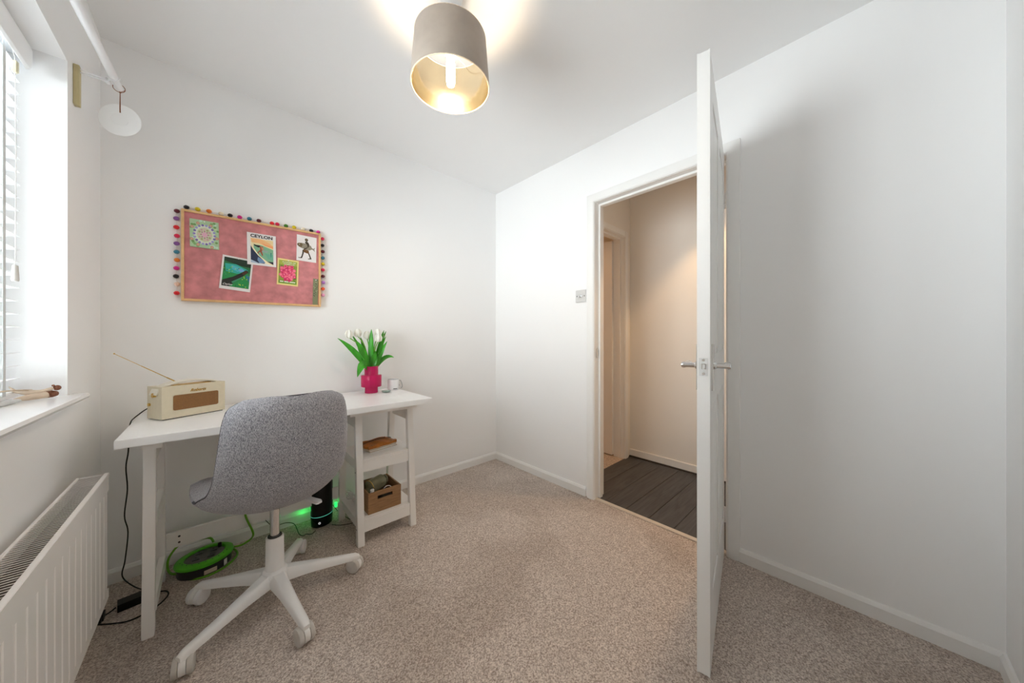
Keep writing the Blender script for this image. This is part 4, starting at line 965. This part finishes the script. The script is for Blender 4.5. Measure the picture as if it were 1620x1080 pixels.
t, iv, wd, ht = card('woodland_print', 'white bordered green forest print pinned lowest left of centre', [(.035, 1.506), (.157, 1.497), (.143, 1.322), (.019, 1.334)], PY-.0182, white_card, art)
text_part('script', 'Ceylon', .013, white_card, t, iv @ Matrix.Translation((-wd*.26, -ht*.35, .0012)), .00005, .4)
# surfing travel poster
art = [('#e9dcae', rect(.12, .16, .90, .92)), ('#f0b981', [(.12, .17), (.60, .17), (.90, .33), (.90, .43), (.40, .30), (.16, .30)]), ('#e8cf9a', [(.5, .17), (.90, .17), (.90, .30)]), ('#f2a06a', [(.48, .29), (.90, .36), (.90, .42), (.60, .36)]),
       ('#7db391', [(.22, .36), (.50, .36), (.90, .46), (.90, .86), (.66, .84), (.40, .68), (.22, .50)]), ('#93a8a0', [(.50, .50), (.74, .52), (.66, .58), (.48, .56)]), ('#69ad93', [(.6, .6), (.9, .62), (.9, .8), (.7, .76)]),
       ('#efe3c0', [(.12, .30), (.17, .30), (.22, .46), (.42, .72), (.66, .84), (.90, .93), (.90, .965), (.60, .92), (.30, .78), (.12, .55)]),
       ('#25324f', [(.12, .40), (.20, .52), (.38, .70), (.52, .80), (.60, .93), (.12, .92)]), ('#6f8fb4', [(.36, .74), (.52, .80), (.62, .90), (.42, .93), (.34, .84)]), ('#a8bcd0', [(.12, .84), (.30, .90), (.44, .95), (.12, .93)]), ('#1f2536', [(.66, .85), (.90, .85), (.90, .94)]),
       ('#181a1e', [(.22, .345), (.32, .37), (.44, .37), (.46, .42), (.38, .44), (.24, .39)]), ('#9c5238', [(.42, .40), (.54, .39), (.53, .47), (.50, .55), (.54, .66), (.51, .70), (.45, .58), (.40, .58), (.38, .65), (.34, .60), (.44, .50)]),
       ('#c28a6a', [(.47, .40), (.56, .43), (.55, .52), (.50, .50)]), ('#2d7f78', [(.80, .56), (.84, .56), (.83, .70), (.81, .70)])]
t, iv, wd, ht = card('travel_postcard', 'white bordered surfing travel postcard headed CEYLON, pinned top centre', [(.130, 1.643), (.256, 1.646), (.255, 1.473), (.131, 1.473)], PY-.0205, white_card, art)
text_part('heading', 'CEYLON', .0225, mat('ink_black', (.012, .012, .014), .5, noise=.05), t, iv @ Matrix.Translation((0, ht*.405, .0006)), .0001, 0, 1.10, .035)
# rose seed card
art = [('#8b9a3c', rect(.07, .06, .93, .94)), ('#a8b44a', rect(.07, .06, .93, .22)), ('#6f9a2c', rect(.07, .82, .93, .94))]
for k in range(30): art.append((random.choice(['#5f7a2a', '#7f9b34', '#3d4f22']), blob(random.uniform(.14, .86), random.uniform(.26, .84), .05, .03, 6, k)))
for k in range(34):
    a = k*2.399; r_ = .06*k**.52; cx, cy = .50+r_*math.cos(a)*1.0, .53+r_*math.sin(a)*.80
    cx = min(.84, max(.16, cx)); cy = min(.80, max(.28, cy))
    art.append((random.choice(['#e0486f', '#ea6a86', '#d5306a']), blob(cx, cy, .085, .065, 8, a))); art.append((random.choice(['#f08aa0', '#c4285c', '#f27c92']), blob(cx, cy, .040, .030, 6, a)))
t, iv, wd, ht = card('flower_card', 'yellow edged card of pink flowers pinned right of the travel postcard', [(.264, 1.529), (.364, 1.526), (.359, 1.377), (.258, 1.380)], PY-.0184, mat('cream_card', '#e7d58c', .5, noise=.03), art)
ivory = mat('ivory_ink', (.80, .80, .66), .5, noise=.02)
text_part('heading', 'FLOWER OF', .0105, ivory, t, iv @ Matrix.Translation((.004, ht*.375, .0012)), .00005, 0, 1.1)
text_part('heading', 'CAMELLIA', .0105, ivory, t, iv @ Matrix.Translation((.004, ht*.305, .0012)), .00005, 0, 1.1)
for x0, x1 in ((-.36, -.20), (-.16, .05), (.08, .36)):
    b = MB(); b.box(wd*x0, wd*x1, -ht*.385, -ht*.345, .001, .0011); b.bm.transform(iv); b.build('caption', ivory, t, world=False)
# fisherman print
K = '#3a3020'; K2 = '#6a5a3e'; G_ = '#8d8676'; Bz = '#6b4720'
art = [(G_, [(.02, .36), (.08, .32), (.24, .30), (.48, .30), (.62, .34), (.71, .36), (.76, .43), (.83, .46), (.93, .40), (.89, .48), (.92, .58), (.83, .51), (.74, .50), (.67, .54), (.55, .55), (.44, .53), (.28, .51), (.11, .46), (.03, .41)]),
       (K2, [(.02, .36), (.08, .32), (.24, .305), (.30, .36), (.24, .47), (.11, .46), (.04, .41)]), ('#c9c3b2', blob(.13, .37, .022, .020, 8)),
       (K, [(.40, .24), (.50, .21), (.58, .25), (.63, .32), (.62, .40), (.58, .44), (.46, .53), (.36, .54), (.36, .51), (.52, .43), (.52, .35), (.42, .28)]), (K, blob(.48, .155, .085, .062, 12)), (K2, blob(.49, .14, .060, .040, 10)),
       (Bz, [(.34, .53), (.50, .545), (.60, .56), (.63, .67), (.50, .68), (.32, .64)]), (K, [(.29, .56), (.34, .56), (.36, .68), (.29, .86), (.26, .90), (.08, .90), (.10, .875), (.20, .87), (.24, .82), (.28, .70)]), (K, [(.56, .67), (.63, .66), (.70, .78), (.76, .89), (.58, .905), (.56, .885), (.67, .86), (.62, .76)])]
for k in range(30):
    a_ = .32+.36*random.random(); art.append(('#5f5848' if k % 2 else '#a59e8c', blob(a_, .34+.15*random.random(), .014, .008, 5)))
card('figure_print', 'small white print of a walking figure carrying a large fish, top right of the pinboard', [(.355, 1.680), (.456, 1.680), (.450, 1.529), (.351, 1.532)], PY-.0184, white_card, art)
art = [('#7f8464', rect(.0, .0, 1, 1))]
for k in range(26): art.append((random.choice(['#4c5140', '#a5a888', '#66705a']), blob(random.uniform(.15, .85), .06+.62*k/26, .10, .022, 6, k)))
card('paper_strip', 'narrow olive patterned paper strip pinned at the lower right pinboard edge', [(.435, 1.434), (.462, 1.434), (.461, 1.276), (.434, 1.277)], PY-.0182, mat('olive_paper', '#8c8c68', .6, noise=.1), art, 'card')

# ------------------------------------------------------------------ things on the window sill
SZ = WZ0
drift = mat('bleached_wood', '#d3bfa9', .6, noise=.15, nscale=30, stretch=(1, 1, 3), bump=.2, bscale=60)
rust = mat('brown_bark', '#7d4a30', .6, noise=.35, nscale=40, bump=.4, bscale=80)
t = thing('seed_pod', 'long pale curved dried seed pod lying on top of the sill pieces', 'seed pod', (-.415, 1.75, SZ+.02))
MB().tube([(-.448, 1.755, SZ+.030), (-.420, 1.742, SZ+.024), (-.395, 1.738, SZ+.024), (-.375, 1.745, SZ+.033)], [.004, .0085, .007, .0045], 10).build('husk', drift, t, smooth=True)
MB().tube([(-.448, 1.755, SZ+.032), (-.458, 1.762, SZ+.043)], [.004, .001], 6).build('spike', drift, t, smooth=True)
b = MB(); b.ball((-.368, 1.748, SZ+.033), .0085, (1, .8, 1), 10).ball((-.374, 1.742, SZ+.041), .0035, n=8); b.build('knob', rust, t, smooth=70)
t = thing('dried_twig', 'thin pale twig stretching left from the seed pod on the sill', 'twig', (-.47, 1.72, SZ+.02))
MB().tube([(-.415, 1.748, SZ+.030), (-.432, 1.70, SZ+.036), (-.440, 1.64, SZ+.040), (-.445, 1.56, SZ+.038)], [.0028, .0022, .002, .0014], 8).build('stalk', drift, t, smooth=True)
t = thing('driftwood', 'pale driftwood piece with a brown bark end under the seed pod', 'driftwood', (-.40, 1.72, SZ))
MB().tube([(-.430, 1.680, SZ+.010), (-.415, 1.700, SZ+.012), (-.398, 1.722, SZ+.013), (-.385, 1.738, SZ+.014)], [.003, .008, .0095, .010], 12).build('pale_wood', drift, t, smooth=True)
MB().tube([(-.387, 1.736, SZ+.0145), (-.378, 1.748, SZ+.0145), (-.372, 1.757, SZ+.014)], [.0105, .011, .008], 12).build('bark', rust, t, smooth=True)
t = thing('driftwood', 'grey white driftwood sliver lying furthest left on the sill', 'driftwood', (-.43, 1.64, SZ))
MB().tube([(-.420, 1.695, SZ+.008), (-.428, 1.66, SZ+.008), (-.436, 1.62, SZ+.007), (-.440, 1.57, SZ+.005)], [.003, .007, .007, .003], 10).build('pale_wood', mat('grey_wood', (.62, .62, .62), .6, noise=.1, nscale=30), t, smooth=True)
